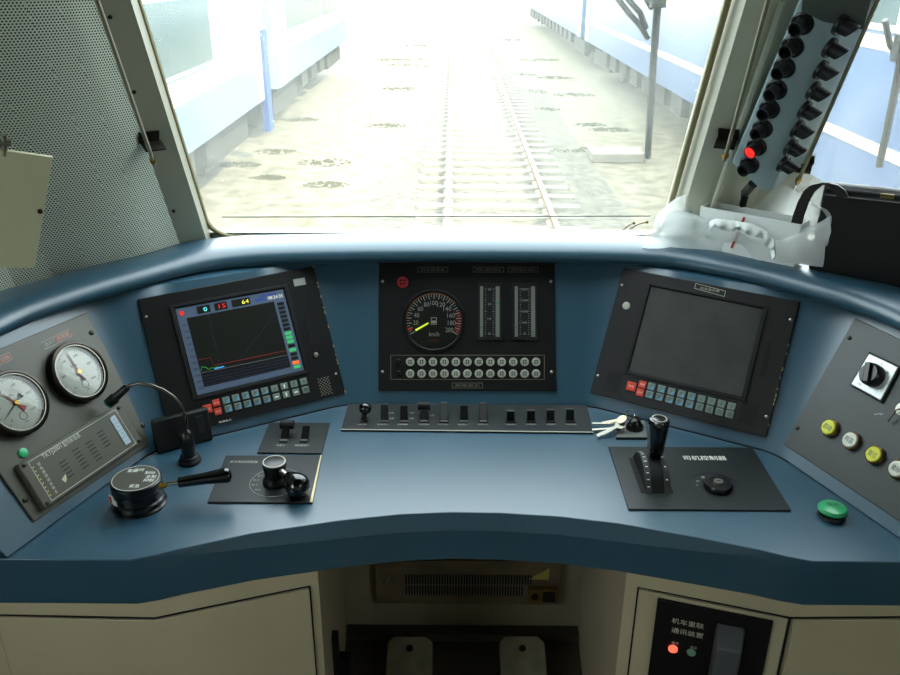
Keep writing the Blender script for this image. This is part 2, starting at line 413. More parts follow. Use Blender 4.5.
# ------------------------------------------------------------------ instrument panel in the middle
def plate(F, pts, name, m, parent, d0=0.0, d1=0.004, bevel=0.0008):
    b = MB(); b.prism([tuple(p) for p in pts], d0, d1); return b.build(name, m, parent, bevel=bevel)
ip = thing('instrument_panel', 'black central panel with round speedometer, two upright meters and rows of round lamps', 'instrument panel', CEN.M)
D = 0.004
plate(CEN, quad(CEN, (378.6, 390.6), (556.1, 391.1), (554.4, 262.2), (379.1, 262.2)), 'face_plate', BEZEL, ip)
c = CEN.at(433.8, 320.9, D); R = (CEN.at(465.5, 320.9, D)-CEN.at(402, 320.9, D)).length/2
sp = MB().ring(c, R*0.90, R, D-0.001, D+0.004).build('speedometer', BLACK, ip, bevel=0.001)
MB().lathe([(R*0.91, 0), (R*0.91, 0.0012)], (c.x, c.y, D-0.0005), seg=48).build('dial', DIALK, sp)
tk = MB(); red = MB(); nu = MB()
def sang(v): return math.radians(210 - v*1.2)                       # 0 at lower left, 200 at lower right
for i in range(41):
    a = sang(i*5); r1 = R*0.86; r0 = R*(0.70 if i % 2 == 0 else 0.76); dr = V((math.cos(a), math.sin(a)))
    p0, p1 = c+dr*r0, c+dr*r1; nn = V((-dr.y, dr.x))*(0.0008 if i % 2 == 0 else 0.0005)
    tk.prism([tuple(p0-nn), tuple(p1-nn), tuple(p1+nn), tuple(p0+nn)], D+0.0009, D+0.0012)
for v in range(20, 201, 20):
    a = sang(v); text(nu, str(v), c.x+math.cos(a)*R*0.57, c.y+math.sin(a)*R*0.57, 0.0125, D+0.0011, width=0.0047*len(str(v))+0.0006)
tk.build('scale_marks', WHITEP, sp)
text(nu, 'km/h', c.x+0.001, c.y-R*0.42, 0.012, D+0.0011, width=0.019)
nu.frame_line([(c.x-0.0055, c.y-0.007), (c.x+0.0055, c.y-0.007), (c.x+0.0055, c.y+0.0065), (c.x-0.0055, c.y+0.0065)], 0.0012, D+0.0008, D+0.0011)
nu.box((c.x, c.y-0.002, D+0.001), (0.008, 0.005, 0.0003))
nu.build('numerals', WHITEP, sp)
MB().ring(c, R*0.86, R*0.89, D+0.0009, D+0.0012, sang(32), sang(142)).build('orange_arc', ORANGEP, sp)
MB().ring(c, R*0.70, R*0.885, D+0.0007, D+0.001, sang(155), sang(200)).build('red_arc', REDP, sp)
p = c+V((math.cos(sang(9)), math.sin(sang(9))))*R*0.79
MB().box((p.x, p.y, D+0.0015), (0.007, 0.0035, 0.0006)).build('red_pointer', mat('bright_red', (240, 60, 20), 0.4, emit=(240, 50, 20), estr=0.15), sp)
q0, q1 = CEN.at(428.5, 323.2, D), CEN.at(415.6, 330.6, D)
MB().cyl((q0.x, q0.y, D+0.0024), (q1.x, q1.y, D+0.0024), 0.0016, 0.0020, 8).build('needle', mat('needle_yellow', (205, 225, 60), 0.4, emit=(190, 220, 40), estr=0.35), sp)
tx = MB(); text(tx, '机械电子', c.x, c.y-R*0.63, 0.0055, D+0.0011, width=0.021); tx.build('red_lettering', mat('dull_red_print', (150, 70, 40), 0.6), sp)
MB().lathe([(R*0.9, 0), (R*0.9, 0.0008)], (c.x, c.y, D+0.0031), seg=48).build('cover_glass', GLASS, sp)
# red lamp
c2 = CEN.at(402.8, 282.3, D)
lp = MB().lathe([(0.0105, 0), (0.0105, 0.003), (0.008, 0.0032)], (c2.x, c2.y, D)).build('red_lamp', mat('dark_red_lens', (140, 22, 18), 0.4), ip)
g = MB()
for dx in (-1, 1):
    for dy in (-1, 1): g.box((c2.x+dx*0.003, c2.y+dy*0.003, D+0.0034), (0.004, 0.004, 0.0006))
g.build('lamp_symbol', BLACKM, lp)
# two upright meters
for (x0, x1, sc_) in ((480, 499.4, ('30', '20', '10', '0')), (514.7, 534.8, ('2000', '1500', '1000', '500', '0'))):
    qd = quad(CEN, (x0, 336.8), (x1, 336.8), (x1, 286.7), (x0, 286.7), d=D)
    bx0, by0, bx1, by1 = qd[0][0], qd[0][1], qd[2][0], qd[2][1]; w_, h_ = bx1-bx0, by1-by0
    me = MB().prism([(bx0-0.005, by0-0.006), (bx1+0.005, by0-0.006), (bx1+0.005, by1+0.006), (bx0-0.005, by1+0.006)], D, D+0.003).build('bar_meter', BLACKM, ip, bevel=0.0006)
    for a_, b_ in ((0, 0.15), (0.80, 1.0)):
        MB().box((bx0+w_*(a_+b_)/2, by0+h_/2, D+0.0032), (w_*(b_-a_), h_, 0.0006)).build('bar_window', mat('grey_meter_bar', (104, 106, 97), 0.4), me)
    k = MB()
    for i in range(21):
        y = by0+h_*(0.05+0.9*i/20); k.box((bx0+w_*0.28, y, D+0.0034), (w_*(0.12 if i % 5 == 0 else 0.06), 0.0006, 0.0004)); k.box((bx0+w_*0.69, y, D+0.0034), (w_*(0.12 if i % 5 == 0 else 0.06), 0.0006, 0.0004))
    for i, t_ in enumerate(sc_): text(k, t_, bx0+w_*0.48, by1-h_*(0.06+0.88*i/(len(sc_)-1)), 0.0062, D+0.0036, width=0.0026*len(t_)+0.001)
    k.build('meter_scale', mat('meter_print', (135, 135, 125), 0.6), me)
    for xm_, ym_ in ((0.075, 0.18), (0.90, 0.67 if x0 < 500 else 0.1)): MB().box((bx0+w_*xm_, by0+h_*ym_, D+0.0037), (w_*0.17, 0.002, 0.0005)).build('green_marker', mat('green_marker', (20, 110, 60), 0.4), me)
D2 = D+0.0004
for (x0, x1, y0, y1, s_) in ((417.7, 448, 267, 272.2, '机车速度表'), (473, 503.8, 267, 272.2, '网压 辅助电压'), (508, 538, 267, 272.2, '电机电流 电压'), (452, 482.7, 382.8, 388.2, '故障显示')):
    q = quad(CEN, (x0, y1), (x1, y1), (x1, y0), (x0, y0), d=D); pr = MB(); pr.frame_line(q, 0.0007, D, D2)
    text(pr, s_, (q[0][0]+q[2][0])/2, (q[0][1]+q[2][1])/2, 0.0048, D2, width=(q[2][0]-q[0][0])*0.8); pr.build('printed_label', mat('dim_brown_print', (112, 106, 92), 0.6), ip)
pr = MB(); q = quad(CEN, (390.5, 379.6), (544.6, 379.6), (544.6, 355), (390.5, 355), d=D); pr.frame_line(q, 0.0009, D, D2)
pr.build('lamp_outline', MATS['dim_brown_print'], ip)
for r_ in range(2):
    for k in range(12):
        x, y = CEN.at(lerp(410.1, 536, k/11), (362, 373.7)[r_], D)
        b = MB().lathe([(0.0079, 0), (0.0079, 0.002), (0.0070, 0.0028), (0.0001, 0.0029)], (x, y, D), seg=20).build('indicator_lamp', GRYDOT, ip)
        g = MB()
        for dx in (-1, 1):
            for dy in (-1, 1): g.box((x+dx*0.0021, y+dy*0.0021, D+0.003), (0.0030, 0.0032, 0.0005))
        g.build('lamp_symbol', KEYS, b)
    x, y = CEN.at(398, (362, 373.7)[r_], D)
    MB().lathe([(0.006, 0), (0.0055, 0.005), (0.0045, 0.006)], (x, y, D), seg=18).build('test_button', BLACK, ip)
for a_, b_ in ((382.5, 281.3), (550.8, 281.5), (382.5, 372), (551.5, 372)): screw(CEN, ip, a_, b_, D, 0.0028)

# ------------------------------------------------------------------ display units
def keys(F, parent, D, reds, r1, r2, size, symbol):
    (ax, ay), (bx, by) = r1; (cx_, cy_), (dx_, dy_) = r2
    u = (F.at(bx, by, D)-F.at(ax, ay, D)).normalized(); rot = math.atan2(u.y, u.x); R3 = Matrix.Rotation(rot, 3, 'Z')
    for i, (x, y, s_) in enumerate(reds):
        q = F.at(x, y, D); b = MB().box((q.x, q.y, D+0.001), (size*s_, size*s_*0.95, 0.002), R3).build('red_key', REDK, parent, bevel=0.0015)
        t = MB(); text(t, '警惕' if i == 0 else '缓解', q.x, q.y, 0.0048, D+0.0022, rot, width=0.009); t.build('key_print', mat('pale_print', (235, 190, 170), 0.5), b)
    chars = ('1234567890', '车位调号设定查询确')
    for r_, (p, q) in enumerate(((r1[0], r1[1]), (r2[0], r2[1]))):
        for k in range(9):
            c = F.at(lerp(p[0], q[0], k/8), lerp(p[1], q[1], k/8), D)
            b = MB().box((c.x, c.y, D+0.001), (size, size*0.95, 0.002), R3).build('key', KEYG, parent, bevel=0.0013)
            t = MB(); h = size*0.4
            if k < 5:
                pts = [V((h, -h, 0)), V((h, h*0.45, 0)), V((-h*0.45, -h, 0))]
                t.prism([tuple((V((c.x, c.y, 0))+R3 @ w_)[:2]) for w_ in pts], D+0.002, D+0.0023); t.build('blue_corner', KEYB, b); t = MB()
                text(t, chars[r_][k], c.x-0.001, c.y+0.001, 0.008, D+0.0026, rot)
                t.build('key_print', KEYS, b)
            elif symbol and (r_, k) in ((0, 6), (1, 6), (1, 5), (1, 7)):
                t.box((c.x, c.y, D+0.0022), (size*0.16, size*0.55, 0.0004) if k == 6 else (size*0.5, size*0.18, 0.0004), R3); t.build('key_print', WHITEP, b)
            else:
                text(t, chars[r_][k], c.x, c.y, 0.008, D+0.0024, rot); t.build('key_print', KEYS, b)
lm = thing('display_unit', 'black monitor with a lit graph screen and worn edges, left of the speedometer panel', 'monitor', LMF.M)
D = 0.006
plate(LMF, quad(LMF, (169.6, 436.4), (344.8, 393.5), (312.5, 266.5), (137.3, 299.9)), 'bezel', BEZEL, lm, 0, D, 0.0012)
Q = quad(LMF, (197.3, 395.3), (304, 370), (282.7, 289.2), (175.2, 309.2), d=D)
def inq(Q, a, b):
    p = V(Q[0])*(1-a)*(1-b)+V(Q[1])*a*(1-b)+V(Q[2])*a*b+V(Q[3])*(1-a)*b; return p
def sub(Q, a0, b0, a1, b1): return [tuple(inq(Q, *t)) for t in ((a0, b0), (a1, b0), (a1, b1), (a0, b1))]
rim = MB()
o_ = sub(Q, -0.045, -0.05, 1.045, 1.05); i_ = sub(Q, -0.012, -0.014, 1.012, 1.014)
for k in range(4): rim.prism([o_[k], o_[(k+1) % 4], i_[(k+1) % 4], i_[k]], D-0.0005, D+0.003)
rim.build('screen_rim', BLACKM, lm, bevel=0.0008)
def glow(name, col, s_=1.0): return mat(name, col, 0.3, emit=col, estr=s_)
SB = glow('screen_slate_blue', (78, 92, 112), 0.08); SK = glow('screen_black', (22, 24, 20), 0.05)
scr = plate(LMF, sub(Q, 0, 0, 1, 1), 'screen', SB, lm, D-0.0005, D+0.0006, 0)
e = D+0.0006
MB().prism(sub(Q, 0.075, 0.07, 0.885, 0.875), e, e+0.0003).build('graph_area', SK, scr)
for (a0, a1, sx, col) in ((0.18, 0.30, '0', (110, 235, 235)), (0.34, 0.455, '15', (215, 40, 40)), (0.50, 0.67, '64', (240, 225, 80))):
    b = MB().prism(sub(Q, a0, 0.895, a1, 0.98), e, e+0.0003).build('readout', SK, scr)
    p0 = inq(Q, a1-0.045, 0.937); t = MB(); text(t, sx, p0.x, p0.y, 0.0105, e+0.0006, 0, width=0.0062*len(sx)); t.build('digits', glow('glow_'+sx, col, 0.35), b)
t = MB(); p0 = inq(Q, 0.85, 0.965); text(t, '2007-04-09', p0.x, p0.y, 0.006, e+0.0005, width=0.028); p0 = inq(Q, 0.83, 0.925); text(t, '限速 客车', p0.x-0.012, p0.y, 0.006, e+0.0005, width=0.02)
t.build('blue_lettering', glow('screen_deep_blue', (20, 40, 150), 0.4), scr)
t = MB(); p0 = inq(Q, 0.90, 0.925); text(t, '08:24:35', p0.x+0.002, p0.y, 0.0085, e+0.0007, width=0.028); t.build('clock_digits', glow('glow_white', (215, 215, 205), 0.25), scr)
p0 = inq(Q, 0.045, 0.94); MB().lathe([(0.0042, 0), (0.0042, 0.0005)], (p0.x, p0.y, e), seg=20).build('red_dot', glow('glow_red', (200, 40, 32), 0.3), scr)
for k in range(16):
    b0 = 0.85-k*0.0515; mm = (glow('cell_green', (60, 170, 100), 0.22) if k in (7, 8, 9, 11, 15) else glow('cell_orange', (225, 90, 30), 0.5) if k == 14 else SK)
    MB().prism(sub(Q, 0.91, b0-0.038, 0.975, b0), e, e+0.0004).build('status_cell', mm, scr)
def line_on(Q, pts, w, z): 
    P = [inq(Q, *p) for p in pts]; b = MB(); b.tube([(p.x, p.y, z) for p in P], w, 6); return b
line_on(Q, [(0.075, 0.385), (0.19, 0.38), (0.205, 0.285), (0.885, 0.27)], 0.0005, e+0.0006).build('red_curve', glow('line_red', (120, 34, 28), 0.15), scr)
line_on(Q, [(0.075, 0.235), (0.885, 0.215)], 0.0004, e+0.0006).build('grey_line', glow('line_grey', (100, 104, 108), 0.15), scr)
line_on(Q, [(0.08, 0.26), (0.10, 0.30), (0.13, 0.285), (0.15, 0.255), (0.18, 0.265), (0.21, 0.255), (0.24, 0.262)], 0.0005, e+0.0007).build('green_curve', glow('line_green', (50, 160, 60), 0.25), scr)
line_on(Q, [(0.2, 0.245), (0.29, 0.25)], 0.0012, e+0.0007).build('blue_block', glow('line_blue', (60, 140, 210), 0.25), scr)
b = MB()
for y in (0.19, 0.155, 0.12, 0.09):
    P = [inq(Q, 0.08, y), inq(Q, 0.88, y-0.01)]; b.tube([(p.x, p.y, e+0.0004) for p in P], 0.0003, 5)
P = [inq(Q, 0.45, 0.30), inq(Q, 0.86, 0.72)]; b.tube([(p.x, p.y, e+0.0004) for p in P], 0.0002, 5); P = [inq(Q, 0.27, 0.875), inq(Q, 0.25, 0.09)]; b.tube([(p.x, p.y, e+0.0004) for p in P], 0.0002, 5)
b.build('faint_lines', glow('line_navy', (44, 50, 84), 0.2), scr)
t = MB()
for k in range(11): p0 = inq(Q, 0.045, 0.80-k*0.073); text(t, str(220-20*k) if k < 11 else '', p0.x, p0.y, 0.0055, e+0.0004, width=0.008)
t.build('axis_numbers', mat('dark_print', (30, 34, 44), 0.5), scr)
keys(LMF, lm, D, [(207.5, 409, 1.2), (216, 403, 1.0), (217.8, 411.5, 1.0)], ((226, 400.3), (303.4, 381.6)), ((228.2, 408.6), (305.5, 389.8)), 0.0128, True)
x, y = LMF.at(299.5, 282, D); MB().box((x, y, D+0.0003), (0.022, 0.013, 0.0006)).build('sticker', mat('pale_sticker', (150, 152, 145), 0.6), lm)
t = MB(); text(t, '监控', x, y, 0.007, D+0.0008, width=0.015); t.build('sticker_print', DIMP, lm)
x, y = LMF.at(309, 327, D); MB().box((x, y, D+0.0002), (0.006, 0.058, 0.0005)).build('card_slot', GAP, lm)
x, y = LMF.at(315.5, 355, D); MB().lathe([(0.0045, 0), (0.0045, 0.003), (0.003, 0.0035)], (x, y, D), seg=16).build('key_lock', STEEL, lm)
x, y = LMF.at(325, 386, D); b = MB()
for i in range(-3, 4):
    for j in range(-5, 6):
        if (i+j) % 2 == 0: b.lathe([(0.0014, 0), (0.0014, 0.0006)], (x+i*0.0032, y+j*0.003, D), seg=8)
b.build('speaker_grille', mat('scuffed_grille', (110, 108, 98), 0.5), lm)
t = MB(); x, y = LMF.at(225, 421, D); text(t, '株洲电力', x, y, 0.004, D+0.0004, width=0.022); t.build('lettering', WHITEP, lm)
b = MB(); qq = quad(LMF, (344.8, 393.5), (312.5, 266.5))                # paint chips along the right edge
random.seed(3)
for k in range(14):
    s_ = random.random(); p = V(qq[0]).lerp(V(qq[1]), s_); b.box((p.x-0.0006, p.y, D-0.0005), (0.0018, random.uniform(0.002, 0.007), 0.0012))
b.build('worn_or_glint_edge', mat('bare_metal_chip', (170, 150, 105), 0.5), lm)
for a_, b_ in ((146, 317), (336, 374)): screw(LMF, lm, a_, b_, D, 0.0024, STEEL)

rm = thing('display_unit', 'black monitor with a blank dark screen, right of the speedometer panel', 'monitor', RMF.M)
plate(RMF, quad(RMF, (590.7, 392.8), (766.1, 437.9), (799.9, 302.1), (623.9, 268.4)), 'bezel', mat('dark_brown_black_bezel', (24, 22, 21), 0.45, spec=0.35, bump=0.1, bscale=700), rm, 0, D, 0.0012)
Q = quad(RMF, (629.3, 370.9), (741.9, 396.7), (762.6, 309.3), (651.5, 287), d=D)
rim = MB(); o_ = sub(Q, -0.04, -0.045, 1.04, 1.045); i_ = sub(Q, -0.01, -0.012, 1.01, 1.012)
for k in range(4): rim.prism([o_[k], o_[(k+1) % 4], i_[(k+1) % 4], i_[k]], D-0.0005, D+0.003)
rim.build('screen_rim', BLACKM, rm, bevel=0.0008)
plate(RMF, sub(Q, 0, 0, 1, 1), 'screen', mat('switched_off_screen', (58, 60, 56), 0.35, noise=0.25, nscale=25, col2=(48, 50, 48)), rm, D-0.0005, D+0.0008, 0)
kq = quad(RMF, (623.5, 395), (736, 421.5), (739, 401.5), (628, 375), d=D); b = MB()
for k in range(4): b.frame_line(kq, 0.0006, D, D+0.0004) if k == 0 else None
b.build('key_outline', mat('outline_grey', (34, 34, 32), 0.5), rm)
keys(RMF, rm, D, [(631.4, 386.4, 1.25), (642.6, 384.6, 1.0), (640.2, 392.6, 1.0)], ((651.6, 386.6), (731.6, 406.4)), ((649.6, 394.6), (729.6, 414.4)), 0.0136, False)
q = quad(RMF, (694.2, 288.5), (724.5, 296.8), (725.8, 291), (695.8, 283.2), d=D); b = MB().frame_line(q, 0.0008, D, D+0.0004)
p0 = (V(q[0])+V(q[2]))/2; text(b, '机车显示屏', p0.x, p0.y, 0.005, D+0.0005, width=0.034); b.build('printed_label', mat('pale_label_print', (165, 165, 150), 0.6), rm)
x, y = RMF.at(626.3, 305.7, D); MB().lathe([(0.007, 0), (0.007, 0.001), (0.0055, 0.0016)], (x, y, D), seg=18, ).build('power_button', GRYDOT, rm)
x, y = RMF.at(765.6, 359.6, D); MB().box((x, y, D+0.0002), (0.008, 0.062, 0.0005)).build('card_slot', GAP, rm, bevel=0.002)
for (gx, gy) in ((614, 381), (748.5, 413.5)):
    x, y = RMF.at(gx, gy, D); b = MB()
    for i in range(-4, 5):
        for j in range(-6, 7):
            if (i+j) % 2 == 0: b.lathe([(0.0016, 0), (0.0016, 0.0004)], (x+i*0.0031, y+j*0.003, D), seg=8)
    b.build('speaker_grille', GAP, rm)
for a_, b_ in ((621.9, 285.5), (598, 376), (790.7, 320), (766.5, 417)): screw(RMF, rm, a_, b_, D, 0.0030, STEEL)
b = MB(); qq = quad(RMF, (766.1, 437.9), (799.9, 302.1))
for k in range(10):
    p = V(qq[0]).lerp(V(qq[1]), random.random()*0.7); b.box((p.x-0.0006, p.y, D-0.0005), (0.0016, random.uniform(0.002, 0.006), 0.0012))
b.build('worn_or_glint_edge', MATS['bare_metal_chip'], rm)

# ------------------------------------------------------------------ left gauge panel
D = 0.004
lg = thing('gauge_panel', 'olive grey sloping panel at the left with two round pressure gauges and a radio module', 'instrument panel', LGF.M)
plate(LGF, quad(LGF, (32.8, 522.4), (152.8, 442), (85.2, 313.2), (-55, 372), (-70, 378)), 'face_plate', GREYP, lg, 0, D, 0.001)
def gauge(px, py, r, needles, refl):
    c = LGF.at(px, py, D)
    g = MB(); g.lathe([(r, 0), (r, 0.012), (r*0.97, 0.015), (r*0.90, 0.016), (r*0.84, 0.013), (r*0.83, 0.006)], (c.x, c.y, D), seg=56, cap=False)
    g = g.build('pressure_gauge', mat('gauge_bezel', (46, 42, 36), 0.22, 0.7), lg)
    MB().ring(c, r*0.845, r*0.865, D+0.0125, D+0.0145).build('inner_rim', STEEL, g)
    MB().lathe([(r*0.84, 0), (r*0.84, 0.001)], (c.x, c.y, D+0.006), seg=48).build('dial', DIAL, g)
    t = MB()
    for i in range(51):
        a = math.radians(225-270*i/50); L_ = 0.09 if i % 5 == 0 else 0.05; dr = V((math.cos(a), math.sin(a))); nn = V((-dr.y, dr.x))*0.0003; p0 = c+dr*r*(0.76-L_); p1 = c+dr*r*0.76
        t.prism([tuple(p0-nn), tuple(p1-nn), tuple(p1+nn), tuple(p0+nn)], D+0.007, D+0.0072)
    for i in range(6): a = math.radians(225-54*i); text(t, str(i*200), c.x+math.cos(a)*r*0.55, c.y+math.sin(a)*r*0.55, 0.0055, D+0.0072)
    text(t, 'kPa', c.x, c.y+r*0.25, 0.008, D+0.0072); text(t, 'MPa', c.x, c.y-r*0.62, 0.004, D+0.0072)
    t.ring((c.x, c.y-r*0.43), r*0.11, r*0.125, D+0.007, D+0.0072)
    t.build('scale', mat('scale_ink', (60, 70, 60), 0.6), g)
    for (a, col) in needles:
        a = math.radians(a); dr = V((math.cos(a), math.sin(a))); nn = V((-dr.y, dr.x)); p0 = c-dr*r*0.32
        b = MB(); b.prism([tuple(c+dr*r*0.70), tuple(c+nn*0.0012), tuple(c-dr*r*0.1+nn*0.001), tuple(p0+nn*0.0045), tuple(p0-nn*0.0045), tuple(c-dr*r*0.1-nn*0.001), tuple(c-nn*0.0012)], D+0.0085, D+0.0092)
        b.build('needle', mat('needle_'+col, (190, 35, 30) if col == 'red' else (25, 25, 25), 0.4), g)
    MB().lathe([(0.004, 0), (0.0035, 0.003)], (c.x, c.y, D+0.009), seg=16).build('hub', mat('brass', (190, 150, 70), 0.3, 1.0), g)
    MB().lathe([(r*0.84, 0), (r*0.6, 0.0012), (r*0.3, 0.0018), (0.0001, 0.002)], (c.x, c.y, D+0.0125), seg=48, cap=False).build('cover_glass', GLASS, g)
gauge(75.3, 373.5, 0.0500, ((92, 'red'), (88, 'black')), 1)
gauge(12.5, 404.5, 0.0500, ((118, 'red'), (205, 'black')), 1)
for (x0, y0, x1, y1, s_, red_) in ((42, 349, 70.5, 336, '总风缸 列车管', 1), (-16, 371, 11, 359, '制动缸 均衡', 1)):
    a, b_ = LGF.at(x0, y0-3, D), LGF.at(x1, y1-3, D); c = (a+b_)/2; rot = math.atan2((b_-a).y, (b_-a).x)*0
    w_ = (b_-a).length
    lb = MB().box((c.x+w_*0.22, c.y, D+0.0003), (w_*0.5, 0.009, 0.0006)).build('name_label', mat('brick_red_label', (140, 82, 66), 0.5), lg)
    t = MB(); text(t, s_, c.x, c.y, 0.007, D+0.0009, 0, width=w_*0.85); t.frame_line([(c.x-w_/2, c.y-0.006), (c.x+w_/2, c.y-0.006), (c.x+w_/2, c.y+0.006), (c.x-w_/2, c.y+0.006)], 0.0006, D, D+0.0004); t.build('label_print', DIMP, lg)
md = quad(LGF, (44.7, 509.3), (142.9, 441.8), (119.3, 403.6), (17.1, 464.9), d=0.012)
mod = plate(LGF, md, 'radio_module', GREYP, lg, D-0.001, 0.014, 0.0015)
e = 0.014
t = MB(); i_ = sub(md, 0.07, 0.06, 0.93, 0.94); t.frame_line(i_, 0.0008, e, e+0.0004)
p0 = inq(md, 0.33, 0.87); text(t, 'TKYJ2001', p0.x-0.012, p0.y, 0.010, e+0.0004, width=0.036); text(t, '型列车信息', p0.x+0.026, p0.y, 0.009, e+0.0004, width=0.034)
for k in range(8): p0 = inq(md, 0.115, 0.80-k*0.09); text(t, '信电通测闭发收主'[k], p0.x+0.004, p0.y, 0.0055, e+0.0004)
t.build('lettering', mat('module_print', (190, 190, 175), 0.6), mod)
t = MB()
for k in range(8): p0 = inq(md, 0.085, 0.80-k*0.09); t.lathe([(0.001, 0), (0.001, 0.0006)], (p0.x, p0.y, e), seg=8)
t.build('status_dots', YEL, mod)
t = MB()
for cc, bb in ((0.30, 0.55), (0.44, 0.62), (0.57, 0.60), (0.70, 0.66)):
    for k in range(6 if cc in (0.44, 0.57) else 5):
        p0 = inq(md, cc, bb-k*0.082+0.04); t.box((p0.x, p0.y, e+0.0001), (0.0125, 0.0013, 0.0006))
t.build('speaker_slots', GAP, mod)
for k in range(4):
    p0 = inq(md, 0.865, 0.76-k*0.175); b = MB().box((p0.x, p0.y, e+0.0006), (0.0125, 0.0125, 0.0012)).build('module_key', mat('pale_blue_key', (160, 178, 190), 0.35), mod, bevel=0.001)
    t = MB(); text(t, '▲▼＋－'[k] if k > 3 else '<>+-'[k], p0.x, p0.y, 0.007, e+0.0015); t.build('key_print', KEYS, b)
for a_, b_ in ((0.035, 0.93), (0.965, 0.93), (0.965, 0.07), (0.035, 0.07)):
    p0 = inq(md, a_, b_); MB().lathe([(0.0032, 0), (0.0030, 0.0015), (0.001, 0.0024)], (p0.x, p0.y, e), seg=12).build('screw', DSTEEL, mod)
p0 = inq(md, 0.22, 0.30); MB().prism([(p0.x, p0.y), (p0.x+0.011, p0.y+0.004), (p0.x+0.007, p0.y-0.004), (p0.x+0.003, p0.y-0.007)], e, e+0.0004).build('scuff', mat('torn_label', (190, 185, 150), 0.7), mod)
x, y = LGF.at(22.8, 453, D); MB().lathe([(0.0070, 0), (0.0070, 0.0025), (0.0055, 0.003)], (x, y, D), seg=20).build('green_indicator', mat('green_lens', (40, 170, 110), 0.25), lg)
for a_, b_ in ((91.3, 332.8), (142.8, 425.4), (25, 500)): screw(LGF, lg, a_, b_, D, 0.0042, DSTEEL)

# ------------------------------------------------------------------ right panel
rg = thing('button_console', 'charcoal sloping panel at the right with four round buttons and a rotary switch', 'control panel', RGF.M)
plate(RGF, quad(RGF, (784.5, 444.5), (915, 531), (985, 380), (856.4, 318.7)), 'face_plate', GREYR, rg, 0, D, 0.001)
q = quad(RGF, (851.3, 384.5), (881, 401), (899, 367.5), (869.7, 353.5), d=0.008)
rs = plate(RGF, q, 'rotary_switch', mat('satin_aluminium', (200, 205, 205), 0.3, 0.3), rg, D+0.003, 0.010, 0.0015)
cc = sum((V(p) for p in q), V((0, 0)))/4
o_ = [tuple(cc+(V(p)-cc)*1.08) for p in q]; MB().prism(o_, D, D+0.0035).build('gasket', GAP, rs)
MB().lathe([(0.0180, 0), (0.0180, 0.012), (0.0160, 0.015), (0.0145, 0.018)], (cc.x, cc.y, 0.010), seg=28).build('knob', BLACK, rs)
R3 = Matrix.Rotation(math.radians(25), 3, 'Z'); MB().box((cc.x, cc.y, 0.030), (0.010, 0.032, 0.006), R3).build('knob_grip', BLACK, rs, bevel=0.0015)
t = MB()
for k, s_ in enumerate(('I', '0', 'II')): a = math.radians(140-50*k); text(t, s_, cc.x+math.cos(a)*0.021, cc.y+math.sin(a)*0.021, 0.006, 0.0104)
text(t, '0306', cc.x-0.014, cc.y-0.021, 0.004, 0.0104); t.build('lettering', KEYS, rs)
for (px, py, m_, s_) in ((829.8, 427.8, YEL, '启动'), (851.3, 440.7, WBUT, '鸣笛'), (874.8, 455, YEL, '复位'), (898.2, 469.5, WBUT, '撒砂')):
    c = RGF.at(px, py, 0.008)
    b = MB().lathe([(0.0150, 0), (0.0150, 0.005), (0.0130, 0.007)], (c.x, c.y, D-0.0005), seg=28).build('push_button', mat('bronze_ring', (110, 88, 60), 0.3, 0.9), rg)
    MB().lathe([(0.0118, 0), (0.0118, 0.004), (0.0105, 0.005)], (c.x, c.y, 0.009), seg=24).build('button_cap', m_, b)
    t = MB(); text(t, s_, c.x, c.y, 0.010, 0.0144, width=0.015); t.build('button_print', KEYS, b)
for a_, b_ in ((849.6, 338), (797.5, 428)): screw(RGF, rg, a_, b_, D, 0.0036, DSTEEL)
c = RGF.at(904, 410, 0.004); b = MB().lathe([(0.010, 0), (0.010, 0.006), (0.008, 0.007)], (c.x, c.y, D), seg=24).build('key_switch', ALU, rg)
MB().tube([(c.x, c.y, D+0.008), (c.x-0.003, c.y-0.006, D+0.012), (c.x-0.006, c.y-0.018, D+0.008), (c.x-0.008, c.y-0.026, D+0.006)], 0.0012, 8).build('key_chain', mat('brown_cord', (110, 80, 60), 0.7), b)
t = MB(); x, y = RGF.at(878, 414, D); t.box((x, y, D+0.0001), (0.012, 0.001, 0.0003), Matrix.Rotation(0.6, 3, 'Z')); t.box((x+0.006, y+0.003, D+0.0001), (0.006, 0.001, 0.0003), Matrix.Rotation(1.0, 3, 'Z')); t.build('scratch', DIMP, rg)

# ------------------------------------------------------------------ things on the worktop
def tplate(name_, pts, m=PLATE, parent=None, h=0.003): return plate(TOP, pts, name_, m, parent, 0, h, 0.0008)
def spot(px, py, h=0.0): p = TOP.at(px, py, h); return Matrix.Translation((p.x, p.y, ZW))
def loc(T, p): return (p[0]-T.translation.x, p[1]-T.translation.y)
def rel(T, pts): return [loc(T, p) for p in pts]
def rect_of(pts):
    xs = sorted(p[0] for p in pts); ys = sorted(p[1] for p in pts); return (xs[0]+xs[1])/2, (xs[2]+xs[3])/2, (ys[0]+ys[1])/2, (ys[2]+ys[3])/2
def rq(T, pts): a, b, c, d = rect_of(pts); return rel(T, [(a, c), (b, c), (b, d), (a, d)])
